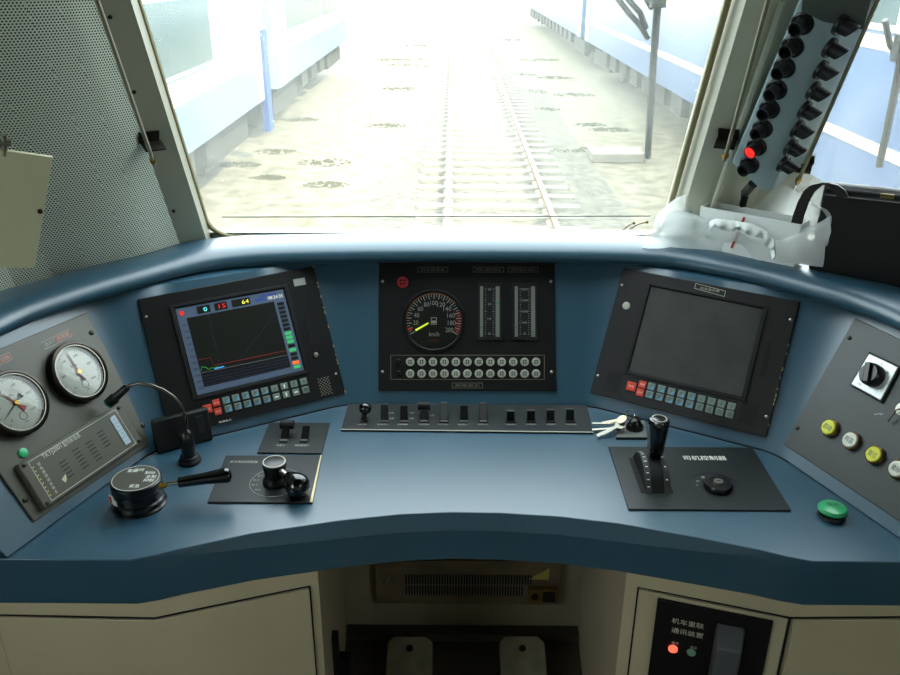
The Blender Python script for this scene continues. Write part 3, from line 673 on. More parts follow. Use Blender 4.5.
# brake controller with round body
T = spot(140, 503.5); bc = thing('brake_controller', 'round black brake valve with a long black handle, beside the radio module', 'brake controller', T)
MB().lathe([(0.0400, 0), (0.0400, 0.003), (0.0375, 0.005), (0.0370, 0.012), (0.0345, 0.014), (0.0345, 0.022), (0.0365, 0.024), (0.0365, 0.030)], seg=48).build('base', BLACK, bc)
MB().lathe([(0.0365, 0.0), (0.0375, 0.002), (0.0375, 0.013), (0.036, 0.0150), (0.0355, 0.0152)], (0, 0, 0.030), seg=48).build('cap', BLACK, bc)
MB().ring((0, 0), 0.0330, 0.0342, 0.0452, 0.0456).build('white_ring', mat('silver_ring', (190, 190, 180), 0.35), bc)
MB().lathe([(0.0330, 0), (0.0330, 0.0003)], (0, 0, 0.0452), seg=40).build('position_plate', mat('olive_plate', (66, 66, 56), 0.5), bc)
t = MB()
for (a, s_) in ((120, '重联'), (95, '运转'), (40, '制动'), (10, '全制'), (-15, '抑制'), (-75, '紧急')):
    a = math.radians(a); text(t, s_, math.cos(a)*0.022, math.sin(a)*0.022, 0.009, 0.0458, width=0.015)
t.build('lettering', WHITEP, bc)
MB().box((-0.030, -0.0215, 0.020), (0.020, 0.001, 0.014), Matrix.Rotation(math.radians(-38), 3, 'Z')).build('white_sticker', mat('sticker_white', (215, 210, 200), 0.5), bc)
MB().box((-0.0345, -0.0187, 0.020), (0.006, 0.0012, 0.010), Matrix.Rotation(math.radians(-42), 3, 'Z')).build('red_mark', REDP, bc)
MB().cyl((0.034, -0.006, 0.034), (0.046, -0.003, 0.036), 0.0045, 0.004).build('brass_ferrule', MATS['brass'], bc)
MB().cyl((0.040, -0.002, 0.037), (0.067, 0.002, 0.037), 0.0036).build('rod', CHROME, bc)
hx0, hx1 = V((0.062, 0.001, 0.037)), V((0.140, 0.014, 0.044)); ax = (hx1-hx0).normalized(); L_ = (hx1-hx0).length
MB().lathe([(0.0055, 0), (0.0078, 0.001), (0.0090, L_*0.5), (0.0115, L_*0.85), (0.0118, L_*0.91), (0.0100, L_*0.965), (0.0060, L_*0.992), (0.0008, L_)], hx0, ax, 20).build('handle_grip', GLOSSB, bc)
# gooseneck lamp
T = spot(190, 461.5); O = T.translation; gl = thing('gooseneck_lamp', 'small black gooseneck reading lamp arching over the left gauge panel', 'lamp', T)
VF = Frame((O.x, O.y, ZW), (1, 0, 0), (0, 0, 1))
def vp(px, py, dy=0.0): a = VF.at(px, py); return V((a.x, dy, a.y))
MB().lathe([(0.0180, 0), (0.0185, 0.003), (0.0165, 0.007), (0.0150, 0.008), (0.0150, 0.011), (0.011, 0.013)]).build('base', BLACKM, gl)
MB().lathe([(0.0108, 0.010), (0.0112, 0.03), (0.0106, 0.052), (0.007, 0.057), (0.0042, 0.060)]).build('plug', BLACK, gl)
pts = [vp(188, 424), vp(185.5, 417), vp(180.5, 405), vp(173.5, 397), vp(163, 390), vp(150.7, 385.3), (vp(138, 383.2)), vp(130, 385.5), vp(126, 388.5)]
pts[0] = V((-0.001, 0, 0.058)); MB().tube(pts, 0.0029, 10).build('neck', mat('neck_grey', (90, 86, 78), 0.25, 0.8), gl)
h0, h1 = vp(128, 386.5), vp(108.5, 403.5); ax = h1-h0
MB().lathe([(0.0035, 0), (0.0062, 0.004), (0.0068, ax.length*0.6), (0.0088, ax.length*0.66), (0.0088, ax.length)], h0, ax, 18).build('lamp_head', BLACK, gl)
MB().lathe([(0.0089, ax.length-0.003), (0.0089, ax.length-0.001)], h0, ax, 18).build('teal_ring', mat('teal', (30, 150, 120), 0.4), gl)
# black box leaning on the left monitor
a, b_ = TOP.at(158, 455.5), TOP.at(214, 440.5); u = (b_-a).normalized(); T = Matrix.Translation((a.x, a.y, ZW)) @ Matrix.Rotation(math.atan2(u.y, u.x), 4, 'Z') @ Matrix.Rotation(math.radians(-12), 4, 'X')
bxo = thing('pocket_box', 'small flat black plastic box standing in front of the left monitor', 'box', T); W_ = (b_-a).length
MB().box((W_/2, 0.008, 0.030), (W_, 0.016, 0.058)).build('case', BLACKM, bxo, bevel=0.004)
MB().box((W_*0.82, -0.0004, 0.034), (0.012, 0.0012, 0.030)).build('latch', BLACK, bxo, bevel=0.001)
# small lever plate
pp = quad(TOP, (207.5, 503.5), (312.5, 504), (321.9, 456.8), (225.9, 456.8)); T = spot(264, 480); lv = thing('brake_lever_panel', 'dark square plate with a stubby hub and ball lever, beside the round brake valve', 'lever panel', T)
tplate('base_plate', rel(T, pp), parent=lv); e = 0.003
b = MB(); b.prism(rel(T, quad(TOP, (310, 503.8), (312.5, 504), (321.9, 456.8), (320.5, 456.8))), e, e+0.0004); b.build('worn_or_glint_edge', mat('edge_glint_tan', (190, 175, 135), 0.4, 0.4), lv)  # pale strip painted along the right bevel in place of its highlight
hc = V(loc(T, TOP.at(276, 482, 0.003)))
t = MB(); q = loc(T, TOP.at(243, 463.5)); text(t, '机车制动控制器', q[0]+0.002, q[1], 0.008, e+0.0003, width=0.045)
for a_ in (150, 172, 195, 222): a_ = math.radians(a_); text(t, '0'+'1234'[0], hc.x+math.cos(a_)*0.033, hc.y+math.sin(a_)*0.033, 0.005, e+0.0003, width=0.008)
t.ring(hc, 0.0400, 0.0405, e, e+0.0003); t.build('lettering', DIMP, lv)
MB().lathe([(0.0205, 0), (0.0205, 0.005), (0.0155, 0.011), (0.0160, 0.015), (0.0190, 0.034), (0.0187, 0.037), (0.0168, 0.0375)], (hc.x, hc.y, e), seg=36).build('hub', BLACK, lv)
MB().ring(hc, 0.0160, 0.0176, e+0.0373, e+0.0380).build('hub_ring', STEEL, lv)
s0 = V((hc.x+0.008, hc.y-0.008, e+0.030)); bb = TOP.at(296.5, 484.5, 0.022); bb = V((bb.x-T.translation.x, bb.y-T.translation.y, 0.022))
MB().cyl(s0, s0.lerp(bb, 0.6), 0.0042).build('lever_rod', CHROME, lv)
MB().lathe([(r9*1.2, h9*1.2) for r9, h9 in ((0.006, -0.020), (0.0085, -0.016), (0.0125, -0.010), (0.0152, -0.004), (0.0165, 0.002), (0.0160, 0.007), (0.0138, 0.0115), (0.0100, 0.0148), (0.005, 0.0166), (0.0003, 0.017))], bb, (bb-s0), 28).build('lever_ball', GLOSSB, lv)
# two switch plate
pp = quad(TOP, (257.3, 453.9), (321.9, 454.7), (329.9, 424), (269.3, 424)); T = spot(294, 440); sw = thing('toggle_console', 'small dark plate with two toggle switches, below the left monitor', 'switch panel', T)
tplate('base_plate', rel(T, pp), parent=sw)
def toggle(parent, T, px, py, ptx, pty, wide=0, ball=0, w=0.010, m=BLACK, face=None):
    """A rocker switch: socket, paddle leaning back, optional cap."""
    x, y = loc(T, TOP.at(px, py, 0.003)); e = 0.003
    s_ = MB().box((x, y, e+0.0008), (w*1.25, 0.018, 0.0016)).build('toggle_switch', m, parent, bevel=0.0004)
    top = V((loc(T, TOP.at(ptx, pty, e+0.020)) + (e+0.020,))); base = V((x, y+0.001, e))
    if ball:
        MB().tube([base, base.lerp(top, 0.6)], [0.0050, 0.0040], 14).build('stem', BLACK, s_); MB().ball(top, 0.0112).build('ball', GLOSSB, s_)
    else:
        d_ = (top-base); ln = d_.length; z = d_.normalized(); x_ = V((1, 0, 0)); y_ = z.cross(x_).normalized(); Rm = Matrix((x_, y_, z)).transposed()
        MB().box(base+z*ln/2, (w, 0.0045, ln), Rm).build('paddle', m, s_, bevel=0.0007)
        MB().box(top+z*0.0006, (w*0.95, 0.0046, 0.0014), Rm).build('paddle_tip', GREYB, s_)
        if wide: MB().cyl(top+V((-wide/2, 0, -0.003)), top+V((wide/2, 0, -0.003)), 0.0080).build('guard_roll', BLACKM, s_)
    if face: MB().box((x, y-0.0065, e+0.0022), (w*0.85, 0.006, 0.0016)).build('front_tab', GREYB, s_)
toggle(sw, T, 284.3, 439.5, 287, 423, wide=0.023, face=1, w=0.013); toggle(sw, T, 304.5, 439.5, 306.5, 426, face=1, w=0.013)
t = MB(); q = loc(T, TOP.at(281, 447)); text(t, '前照灯', q[0], q[1], 0.006, 0.0033, width=0.015); q = loc(T, TOP.at(302, 447)); text(t, '辅助照明灯', q[0], q[1], 0.006, 0.0033, width=0.024); t.build('lettering', DIMP, sw)
# long switch strip
pp = quad(TOP, (341, 431.3), (593.3, 434.3), (586.7, 406.4), (348.3, 405)); T = spot(467, 420); st = thing('switch_strip', 'long narrow dark plate with a row of eleven switches in front of the speedometer panel', 'switch panel', T)
tplate('base_plate', rel(T, pp), parent=st)
b = MB(); b.prism(rel(T, quad(TOP, (341, 431.3), (593.3, 434.3), (593.2, 433.3), (341.3, 430.5))), 0.003, 0.0034); b.build('worn_or_glint_edge', mat('edge_glint_grey', (150, 148, 135), 0.4), st)  # highlight of the front bevel, painted as a thin grey strip
toggle(st, T, 363.8, 419.5, 365.2, 408.5, ball=1)
for (x_, t_, wd, fc, m_) in ((384.5, 404.5, 0, 0, BLACK), (404, 405.5, 0, 0, BLACK), (424.2, 404.5, 0.022, 1, BLACK), (444, 403, 0, 1, BLACKM), (464, 405.5, 0, 0, BLACK), (483.2, 403.5, 0, 1, BLACKM), (510.6, 411, 0, 0, BLACKM), (531, 410.5, 0, 0, BLACKM), (550.5, 410, 0, 0, BLACKM), (570, 409.5, 0, 0, BLACKM)):
    toggle(st, T, x_, 420.5, x_, t_, wide=wd, face=fc, w=0.0138, m=m_)
t = MB()
for k, (x_, s_) in enumerate(((362, '钥匙开关'), (382.5, '受电弓升'), (402.5, '主断路器'), (424, '空压机强泵'), (443, '头灯减光'), (463.5, '副前灯'), (483, '标志灯'), (511, '司机室灯'), (531, '仪表灯'), (551, '走廊灯'), (571, '风扇空调'))):
    q = loc(T, TOP.at(x_, 426)); text(t, s_, q[0], q[1], 0.0048, 0.0033, width=0.018)
for (x_, y_) in ((391.5, 414.5), (391.5, 420), (411.5, 414.5), (411.5, 420), (432, 417)): q = loc(T, TOP.at(x_, y_)); text(t, '升降' if y_ < 416 else '合断', q[0], q[1], 0.007, 0.0033, width=0.009)
t.build('lettering', DIMP, st)
# power controller plate
pp = quad(TOP, (628.7, 511.2), (790.5, 511.2), (752.4, 448.7), (608.4, 448)); T = spot(700, 480); pc = thing('power_controller', 'dark plate with an upright throttle handle and a round key selector', 'throttle', T)
tplate('base_plate', rq(T, pp), parent=pc)
ql = loc(T, TOP.at(644.9, 493, 0.003)); qr = loc(T, TOP.at(673, 493, 0.003)); qb = loc(T, TOP.at(655, 458.5, 0.003)); L2 = qb[1]-ql[1]
MB().box(((ql[0]+qr[0])/2-0.003, (ql[1]+qb[1])/2, 0.0034), (qr[0]-ql[0]+0.006, L2, 0.0012)).build('slot', GAP, pc)
cy = (ql[1]+qb[1])/2; xL, xR = ql[0]+0.002, qr[0]-0.005
def arc(mb, x0, x1, r, zc, a0=15, a1=165, n=18, thick=0.003):
    for i in range(n):
        a, b2 = math.radians(lerp(a0, a1, i/n)), math.radians(lerp(a0, a1, (i+1)/n)); vs = []
        for aa in (a, b2):
            for rr in (r-thick, r):
                for xx in (x0, x1): vs.append(V((xx, cy-math.cos(aa)*rr, zc+math.sin(aa)*rr)))
        mb._add(vs, [(0, 1, 3, 2), (4, 6, 7, 5), (2, 3, 7, 6), (0, 4, 5, 1), (0, 2, 6, 4), (1, 5, 7, 3)])
r_ = L2*0.56; zc = 0.003-r_*0.42
dr = MB(); dp = [(cy-math.cos(math.radians(a))*r_, zc+math.sin(math.radians(a))*r_) for a in range(24, 157, 6)]
n = len(dp); vs = [V((xx, y, z)) for xx in (xL, xR) for (y, z) in dp]
dr._add(vs, [tuple(range(n)), tuple(range(n, 2*n))[::-1]]+[(i, i+1, n+i+1, n+i) for i in range(n-1)]+[(n-1, 0, n, 2*n-1)])
dr.build('quadrant', BLACKM, pc)
for xa_, xb_ in ((xL-0.001, xL+0.008), (xR-0.008, xR+0.001)): b = MB(); arc(b, xa_, xb_, r_+0.0012, zc, 24, 156, thick=0.002); b.build('scale_band', mat('scale_band', (40, 42, 42), 0.4), pc)
t = MB()
for k in range(10):
    a = math.radians(35+k*11); yy, zz = cy-math.cos(a)*(r_+0.0016), zc+math.sin(a)*(r_+0.0016); Rm = Matrix.Rotation(-(a-PI/2), 3, 'X')
    t.box((xL+0.0035, yy, zz), (0.004, 0.0012, 0.0004), Rm)
    if k % 2: t.box((xR-0.004, yy, zz), (0.003, 0.0018, 0.0004), Rm)
t.build('scale_marks', WHITEP, pc)
LF = Frame((T.translation.x+(xL+xR)/2, T.translation.y+cy+0.004, ZW), (1, 0, 0), (0, 0, 1))
def lp(px, py): a = LF.at(px, py); return V((a.x+(xL+xR)/2, cy+0.004, a.y))
s0, s1, s2 = lp(654, 468), lp(654.8, 455), lp(659.5, 418.5); ax = (s2-s1).normalized(); hh = (s2-s1).length
MB().tube([s0, s1+ax*0.004], 0.0050, 14).build('lever_stem', BLACK, pc)
MB().lathe([(0.0100, 0), (0.0125, 0.004), (0.0145, hh*0.45), (0.0162, hh*0.8), (0.0163, hh*0.94), (0.0148, hh*0.985), (0.0110, hh)], s1, ax, 28).build('handle_grip', GLOSSB, pc)
MB().ring((0, 0), 0.0100, 0.0122, 0, 0.0008).build('grip_cap_ring', STEEL, pc, M=T @ (Matrix.Translation(s2-ax*0.0002) @ ax.to_track_quat('Z', 'Y').to_matrix().to_4x4()))
kc = V(loc(T, TOP.at(717.5, 487, 0.003)))
t = MB(); t.ring((kc.x-0.002, kc.y+0.001), 0.0385, 0.0392, 0.003, 0.0034, math.radians(20), math.radians(200)); t.build('arc_line', mat('arc_black', (12, 12, 12), 0.5), pc)  # near-black arc line half round the selector
MB().lathe([(0.0225, 0), (0.0230, 0.002), (0.0230, 0.006), (0.0215, 0.009), (0.014, 0.0095), (0.0135, 0.0085)], (kc.x, kc.y, 0.003), seg=36).build('selector_knob', BLACK, pc)
MB().lathe([(0.0075, 0), (0.0070, 0.003)], (kc.x, kc.y, 0.0115), seg=20).build('key_barrel', STEEL, pc)
MB().box((kc.x, kc.y, 0.0146), (0.006, 0.0015, 0.0006)).build('key_slit', GAP, pc)
t = MB(); q = loc(T, TOP.at(704.5, 459.7)); text(t, '司机控制器', q[0], q[1], 0.0145, 0.0034, width=0.071); t.build('lettering', WHITEP, pc)
t = MB()
for k, a in enumerate((150, 172, 120)): a = math.radians(a); text(t, '前0后'[k], kc.x+math.cos(a)*0.031, kc.y+math.sin(a)*0.031, 0.006, 0.0034)
t.build('selector_print', DIMP, pc)
# green push button
T = spot(831, 516); gb = thing('push_button', 'green mushroom push button alone on the right of the worktop', 'button', T)
MB().lathe([(0.0195, 0), (0.0205, 0.002), (0.0195, 0.006), (0.014, 0.008)]).build('collar', BLACK, gb)
MB().lathe([(0.012, 0.006), (0.018, 0.008), (0.0205, 0.010), (0.0208, 0.013), (0.0185, 0.0165), (0.012, 0.0185), (0.0004, 0.019)], seg=36).build('button_cap', GREENB, gb)
t = MB(); text(t, '警惕', 0, 0.002, 0.009, 0.0192, width=0.017); t.build('button_print', KEYS, gb)
# lock plate with bunch of keys
T = spot(634.5, 430); ls = thing('key_switch', 'small square lock plate with a black knob, behind the throttle handle', 'switch', T)
MB().prism(rel(T, quad(TOP, (616, 439), (647, 439), (645.5, 422), (620, 422))), 0, 0.003).build('base_plate', mat('grey_lock_plate', (120, 124, 118), 0.4, 0.4), ls, bevel=0.0008)
MB().prism(rel(T, quad(TOP, (616, 439.6), (647, 439.6), (647, 438.6), (616, 438.6))), 0, 0.0032).build('plate_edge', BLACKM, ls)
MB().lathe([(0.0155, 0), (0.0150, 0.006), (0.011, 0.010), (0.009, 0.018), (0.004, 0.020)], (0.000, 0.002, 0.003), seg=28).build('knob', BLACK, ls)
MB().box((0.0, 0.002, 0.016), (0.028, 0.007, 0.010), Matrix.Rotation(0.9, 3, 'Z')).build('knob_grip', BLACK, ls, bevel=0.002)
kb = thing('key_ring', 'bunch of steel keys lying beside the long switch strip', 'keys', spot(622, 428))
def kloc(px, py, h): q = TOP.at(px, py, h); o = kb.matrix_world.translation; return V((q.x-o.x, q.y-o.y, h))
def ringtube(c, r, wr, nrm, seg=24):
    z = V(nrm).normalized(); x = z.orthogonal().normalized(); y = z.cross(x); return [c+(x*math.cos(2*PI*k/seg)+y*math.sin(2*PI*k/seg))*r for k in range(seg+1)]
MB().tube(ringtube(kloc(630.5, 414.5, 0.030), 0.0085, 0, (0.3, -1, 0.3)), 0.0011, 8).build('split_ring', CHROME, kb)
kp = [((624, 419), (604, 423), 0.024, 'pale', 0), ((622, 424), (599, 435), 0.016, 'steel', 0), ((619, 424), (592, 423.5), 0.014, 'steel', 1), ((618, 428), (592, 430), 0.009, 'steel', 1)]
KM = {'pale': mat('pale_key_metal', (205, 195, 165), 0.35, 0.7), 'steel': mat('key_steel', (130, 128, 118), 0.3, 0.9)}
for (a, b_, h, m_, thin) in kp:
    A, B = kloc(*a, h), kloc(*b_, max(0.003, h*0.35)); d_ = (B-A); ln = d_.length; x_ = d_.normalized(); z_ = (V((0, -0.35, 1)) - x_*x_.dot(V((0, -0.35, 1)))).normalized(); y_ = z_.cross(x_); Rm = Matrix((x_, y_, z_)).transposed().to_4x4(); Rm.translation = A
    k = MB(); r = 0.009
    if thin: k.box((ln/2, 0, 0), (ln, 0.0035, 0.0024)); k.lathe([(0.006, -0.001), (0.006, 0.001)], (0, 0, 0), seg=16)
    else:
        k.lathe([(r, -0.0011), (r, 0.0011)], (0.004, 0, 0), seg=20); k.box((0.004+ln/2, 0, 0), (ln, 0.0062, 0.0018))
        for j in range(5): k.box((ln*0.5+j*0.0042, 0.0036, 0), (0.0022, 0.0022, 0.0018))
    ko = k.build('key', KM[m_], kb); ko.matrix_world = kb.matrix_world @ Rm
# ------------------------------------------------------------------ under the desk
ZC = 0.703
CL = [(-0.70, 0.950), (-0.451, 0.946), (-0.227, 1.020), (-0.232, 1.10), (-0.264, 1.49), (-0.54, 1.48), (-0.70, 1.29)]
CRt = [(0.72, 0.957), (0.463, 0.952), (0.236, 1.020), (0.240, 1.10), (0.262, 1.49), (0.72, 1.49)]
def on_seg(p, q, px, py):
    """Plan frame of a vertical panel from p to q; returns coordinates along it and height."""
    p, q = V(p), V(q); F = Frame((p.x, p.y, 0), (q.x-p.x, q.y-p.y, 0), (0, 0, 1)); a = F.at(px, py); return a
def along(p, q, s_, off=0.0):
    p, q = V(p), V(q); t = (q-p).normalized(); return p+t*s_+V((t.y, -t.x))*off
def strip(b, pts, z0, z1, off, thick):
    """Vertical board following a plan line, standing off towards the driver."""
    P = [V(p) for p in pts]; i0 = offset(P, -off-thick); i1 = offset(P, -off)
    b.prism([tuple(p) for p in i0]+[tuple(p) for p in i1[::-1]], z0, z1)
cabl = thing('desk_cabinet', 'cream cabinet under the left of the desk with one wide bent door', 'cabinet', Matrix.Translation((-0.45, 1.2, 0)))
o = MB().prism(CL, 0, ZC-0.0005).build('carcass', CAB, cabl); o.matrix_world = Matrix.Identity(4)
zt = on_seg(CL[0], CL[1], 75, 617).y; sR = on_seg(CL[1], CL[2], 309, 590).x; xl = on_seg(CL[0], CL[1], 4, 640).x
A_ = along(CL[0], CL[1], xl); B_ = along(CL[1], CL[2], sR); zr = on_seg(CL[1], CL[2], 308, 587).y
o = MB(); strip(o, [tuple(A_), CL[1], tuple(B_)], 0.06, zt, 0.001, 0.004); o = o.build('door', CAB, cabl, bevel=0.001); o.matrix_world = Matrix.Identity(4)
def gap_line(parent, pts, r=0.0013):
    o = MB().tube(pts, r, 6).build('door_gap', GAP, parent); o.matrix_world = Matrix.Identity(4)
a0 = along(CL[0], CL[1], xl-0.0015, 0.0005); a1 = V(CL[1])+V((0, -0.0012)); a2 = along(CL[1], CL[2], sR+0.0015, 0.0005)
gap_line(cabl, [(a0.x, a0.y, zt+0.0015), (a1.x, a1.y, zt+0.0015), (a2.x, a2.y, zt+0.0015)]); gap_line(cabl, [(a2.x, a2.y, zt+0.0015), (a2.x, a2.y, 0.05)]); gap_line(cabl, [(a0.x, a0.y, zt+0.0015), (a0.x, a0.y, 0.05)])
gap_line(cabl, [(-0.70, 0.9494, zt+0.0015), (a0.x-0.004, a0.y, zt+0.0015)])
o = MB(); o.box((-0.232, 1.155, 0.36), (0.012, 0.02, 0.17)); o.build('side_latch_plate', GAP, cabl).matrix_world = Matrix.Identity(4)
o = MB(); o.box((-0.219, 1.155, 0.37), (0.026, 0.028, 0.05)); o.build('side_latch', BLACKM, cabl, bevel=0.004).matrix_world = Matrix.Identity(4)

cabr = thing('desk_cabinet', 'cream cabinet under the right of the desk holding a black radio unit in its door', 'cabinet', Matrix.Translation((0.45, 1.2, 0)))
o = MB().prism(CRt, 0, ZC-0.0005).build('carcass', CAB, cabr); o.matrix_world = Matrix.Identity(4)
P2, P1, P0 = CRt[2], CRt[1], CRt[0]
s0_ = on_seg(P2, P1, 639, 590).x; s1_ = (V(P1)-V(P2)).length-0.006; zt = on_seg(P2, P1, 700, 600).y
o = MB(); strip(o, [tuple(along(P2, P1, s0_)), tuple(along(P2, P1, s1_))], 0.06, zt, 0.001, 0.004); o.build('door', CAB, cabr, bevel=0.001).matrix_world = Matrix.Identity(4)
o = MB(); strip(o, [tuple(along(P1, P0, 0.002)), tuple(along(P1, P0, 0.25))], 0.06, zt, 0.001, 0.004); o.build('door', CAB, cabr, bevel=0.001).matrix_world = Matrix.Identity(4)
g0, g1, g2 = along(P2, P1, s0_-0.0015, 0.0005), along(P2, P1, s1_+0.003, 0.002), along(P1, P0, 0.25, 0.0005)
gap_line(cabr, [(g0.x, g0.y, 0.05), (g0.x, g0.y, zt+0.0015), (g1.x, g1.y, zt+0.0015), (g2.x, g2.y, zt+0.0015)]); gap_line(cabr, [(g1.x, g1.y, zt), (g1.x, g1.y, 0.05)], 0.0018)
# radio unit in the right door
t_ = (V(P1)-V(P2)).normalized(); nf = V((t_.y, -t_.x)); RF = Frame((P2[0]+nf.x*0.006, P2[1]+nf.y*0.006, 0), (t_.x, t_.y, 0), (0, 0, 1))
ru = thing('radio_unit', 'black multiple-unit radio panel with a grey handset in the right cabinet door', 'radio', RF.M)
q = quad(RF, (658, 597.6), (773, 621)); xa, xb, za = q[0][0], q[1][0], q[0][1]
b = MB().prism([(xa, za-0.34), (xb, za-0.34), (xb, za), (xa, za)], -0.001, 0.005).build('face_plate', BEZEL, ru, bevel=0.0008)
t = MB(); q = RF.at(688, 621); text(t, '机车重联', q.x, q.y, 0.011, 0.0054, width=0.046); q = RF.at(687.5, 630.5); text(t, '通讯装置', q.x, q.y, 0.011, 0.0054, width=0.046)
q = RF.at(675.5, 640.5); text(t, '电源', q.x, q.y, 0.0055, 0.0054, width=0.010); q = RF.at(693.5, 645); text(t, '通话', q.x, q.y, 0.0055, 0.0054, width=0.010); t.build('lettering', mat('cream_print', (200, 196, 175), 0.6), ru)
for (px, py, m_) in ((673, 648.5, glow('lit_red_lamp', (255, 70, 50), 1.6)), (691.3, 652, mat('unlit_green_lamp', (110, 150, 130), 0.3))):
    q = RF.at(px, py, 0.005); k = MB().lathe([(0.0068, 0), (0.0068, 0.002), (0.005, 0.003)], (q.x, q.y, 0.005), seg=20).build('indicator_lamp', m_, ru)
q0, q1 = RF.at(717, 629, 0.03), RF.at(747, 634, 0.03); xm = (q0.x+q1.x)/2; wv = (q1.x-q0.x)
b = MB(); hz = q0.y-0.012
b._add([V((xm-wv/2, hz-0.30, 0.005)), V((xm+wv/2, hz-0.30, 0.005)), V((xm+wv/2, hz+0.004, 0.005)), V((xm-wv/2, hz+0.004, 0.005)), V((xm-wv/2*0.9, hz-0.30, 0.036)), V((xm+wv/2*0.9, hz-0.30, 0.036)), V((xm+wv/2*0.85, hz-0.018, 0.036)), V((xm-wv/2*0.85, hz-0.018, 0.036))],
       [(0, 1, 2, 3), (4, 5, 6, 7), (0, 1, 5, 4), (1, 2, 6, 5), (2, 3, 7, 6), (3, 0, 4, 7)])
b.build('handset', mat('handset_grey', (74, 74, 78), 0.42), ru, bevel=0.003)
# footwell
fw = MB().box((0, 1.50, 0.40), (0.56, 0.02, 0.80)).build('wall_footwell', CABIN); tag(fw, kind='structure')
fb = MB().box((0, 1.235, 0.07), (0.52, 0.49, 0.14)).build('floor_footwell', mat('worn_dark_floor', (70, 64, 52), 0.6, noise=0.4, nscale=9)); tag(fb, kind='structure')
FWF = Frame((0, 1.489, 0), (1, 0, 0), (0, 0, 1))
ht = thing('footwell_heater', 'stained metal heater with a slotted grille on the footwell wall', 'heater', FWF.M)
q = quad(FWF, (376, 604), (559, 606), (559, 562), (376, 560), d=0.023); xa, xb, ya, yb = q[0][0], q[1][0], q[0][1], q[2][1]
MB().box(((xa+xb)/2, (ya+yb)/2, 0.012), (xb-xa, yb-ya, 0.022)).build('cover', mat('stained_brown_metal', (128, 112, 92), 0.4, 0.3, noise=0.35, nscale=14), ht, bevel=0.002)
t = MB(); g0, g1 = FWF.at(406, 574, 0.0235), FWF.at(530, 596, 0.0235)
for k in range(46):
    x = lerp(g0.x, g1.x, k/45); ymid = (g0.y+g1.y)/2; h = (g0.y-g1.y)/2
    t.box((x, ymid+h*0.52, 0.0235), (0.0028, h*0.86, 0.001)); 
    if k < 43: t.box((x, ymid-h*0.52, 0.0235), (0.0028, h*0.86, 0.001))
t.build('grille_slots', GAP, ht)
t = MB()
for k in range(46): x = lerp(g0.x, g1.x, (k+0.5)/45); t.box((x, ymid, 0.0240), (0.0012, h*1.9, 0.001))
t.build('grille_bars', STEEL, ht)
q = FWF.at(543, 596, 0.035); j = MB().box((q.x, q.y, 0.030), (0.062, 0.036, 0.014)).build('terminal_box', mat('tarnished_brass', (120, 96, 40), 0.4, 0.4, noise=0.4, nscale=30), ht, bevel=0.002)
MB().box((q.x+0.012, q.y, 0.0375), (0.026, 0.026, 0.002)).build('terminal_cover', GAP, j); MB().lathe([(0.008, 0), (0.008, 0.003)], (q.x-0.018, q.y, 0.037), seg=16).build('terminal_hole', GAP, j)
q = FWF.at(538, 575, 0.024); MB().prism([(q.x-0.02, q.y-0.012), (q.x+0.024, q.y-0.012), (q.x+0.024, q.y+0.018), (q.x+0.008, q.y+0.006)], 0.023, 0.0245).build('yellow_tape', mat('yellow_tape', (190, 180, 90), 0.4), ht)
q = FWF.at(384, 581, 0.024); MB().tube([(q.x, q.y-0.01, 0.024), (q.x+0.004, q.y+0.002, 0.03), (q.x+0.012, q.y+0.012, 0.024)], 0.003, 8).build('hook', STEEL, ht)
lb = MB(); ledge = MB().box((0, 1.475, 0.150), (0.52, 0.03, 0.020)).build('trim_1', MATS['worn_dark_floor']); tag(ledge, kind='structure')
pedm = mat('worn_pedal_cream', (140, 134, 112), 0.45, noise=0.35, nscale=25)
for i, (x0, x1, lab) in enumerate(((387, 432, 'worn cream foot pedal on the left of the footwell'), (498, 543, 'worn cream foot pedal on the right of the footwell'))):
    PFr = Frame((0, 1.42, 0.20), (1, 0, 0), (0, 1, 0.35)); a, b_ = PFr.at(x0+1, 637), PFr.at(x1+1, 637); w = b_.x-a.x; xc = (a.x+b_.x)/2; yt = a.y
    pd = thing('foot_pedal', lab, 'pedal', PFr.M @ Matrix.Translation((xc, 0, 0)), 'footwell pedals')
    ch = 0.014; Lp = 0.26
    pts = [(-w/2, yt-Lp), (w/2, yt-Lp), (w/2, yt-ch), (w/2-ch, yt), (-w/2+ch, yt), (-w/2, yt-ch)]
    MB().prism(pts, -0.006, 0.006).build('tread', pedm, pd, bevel=0.003)
    MB().lathe([(0.007, 0), (0.007, 0.001)], (0, yt-0.028, 0.006), seg=18).build('bolt_hole', GAP, pd)
    s_ = MB().box((0, yt-0.05, -0.035), (0.03, 0.03, 0.06)).build('pivot_bracket', DSTEEL, pd)
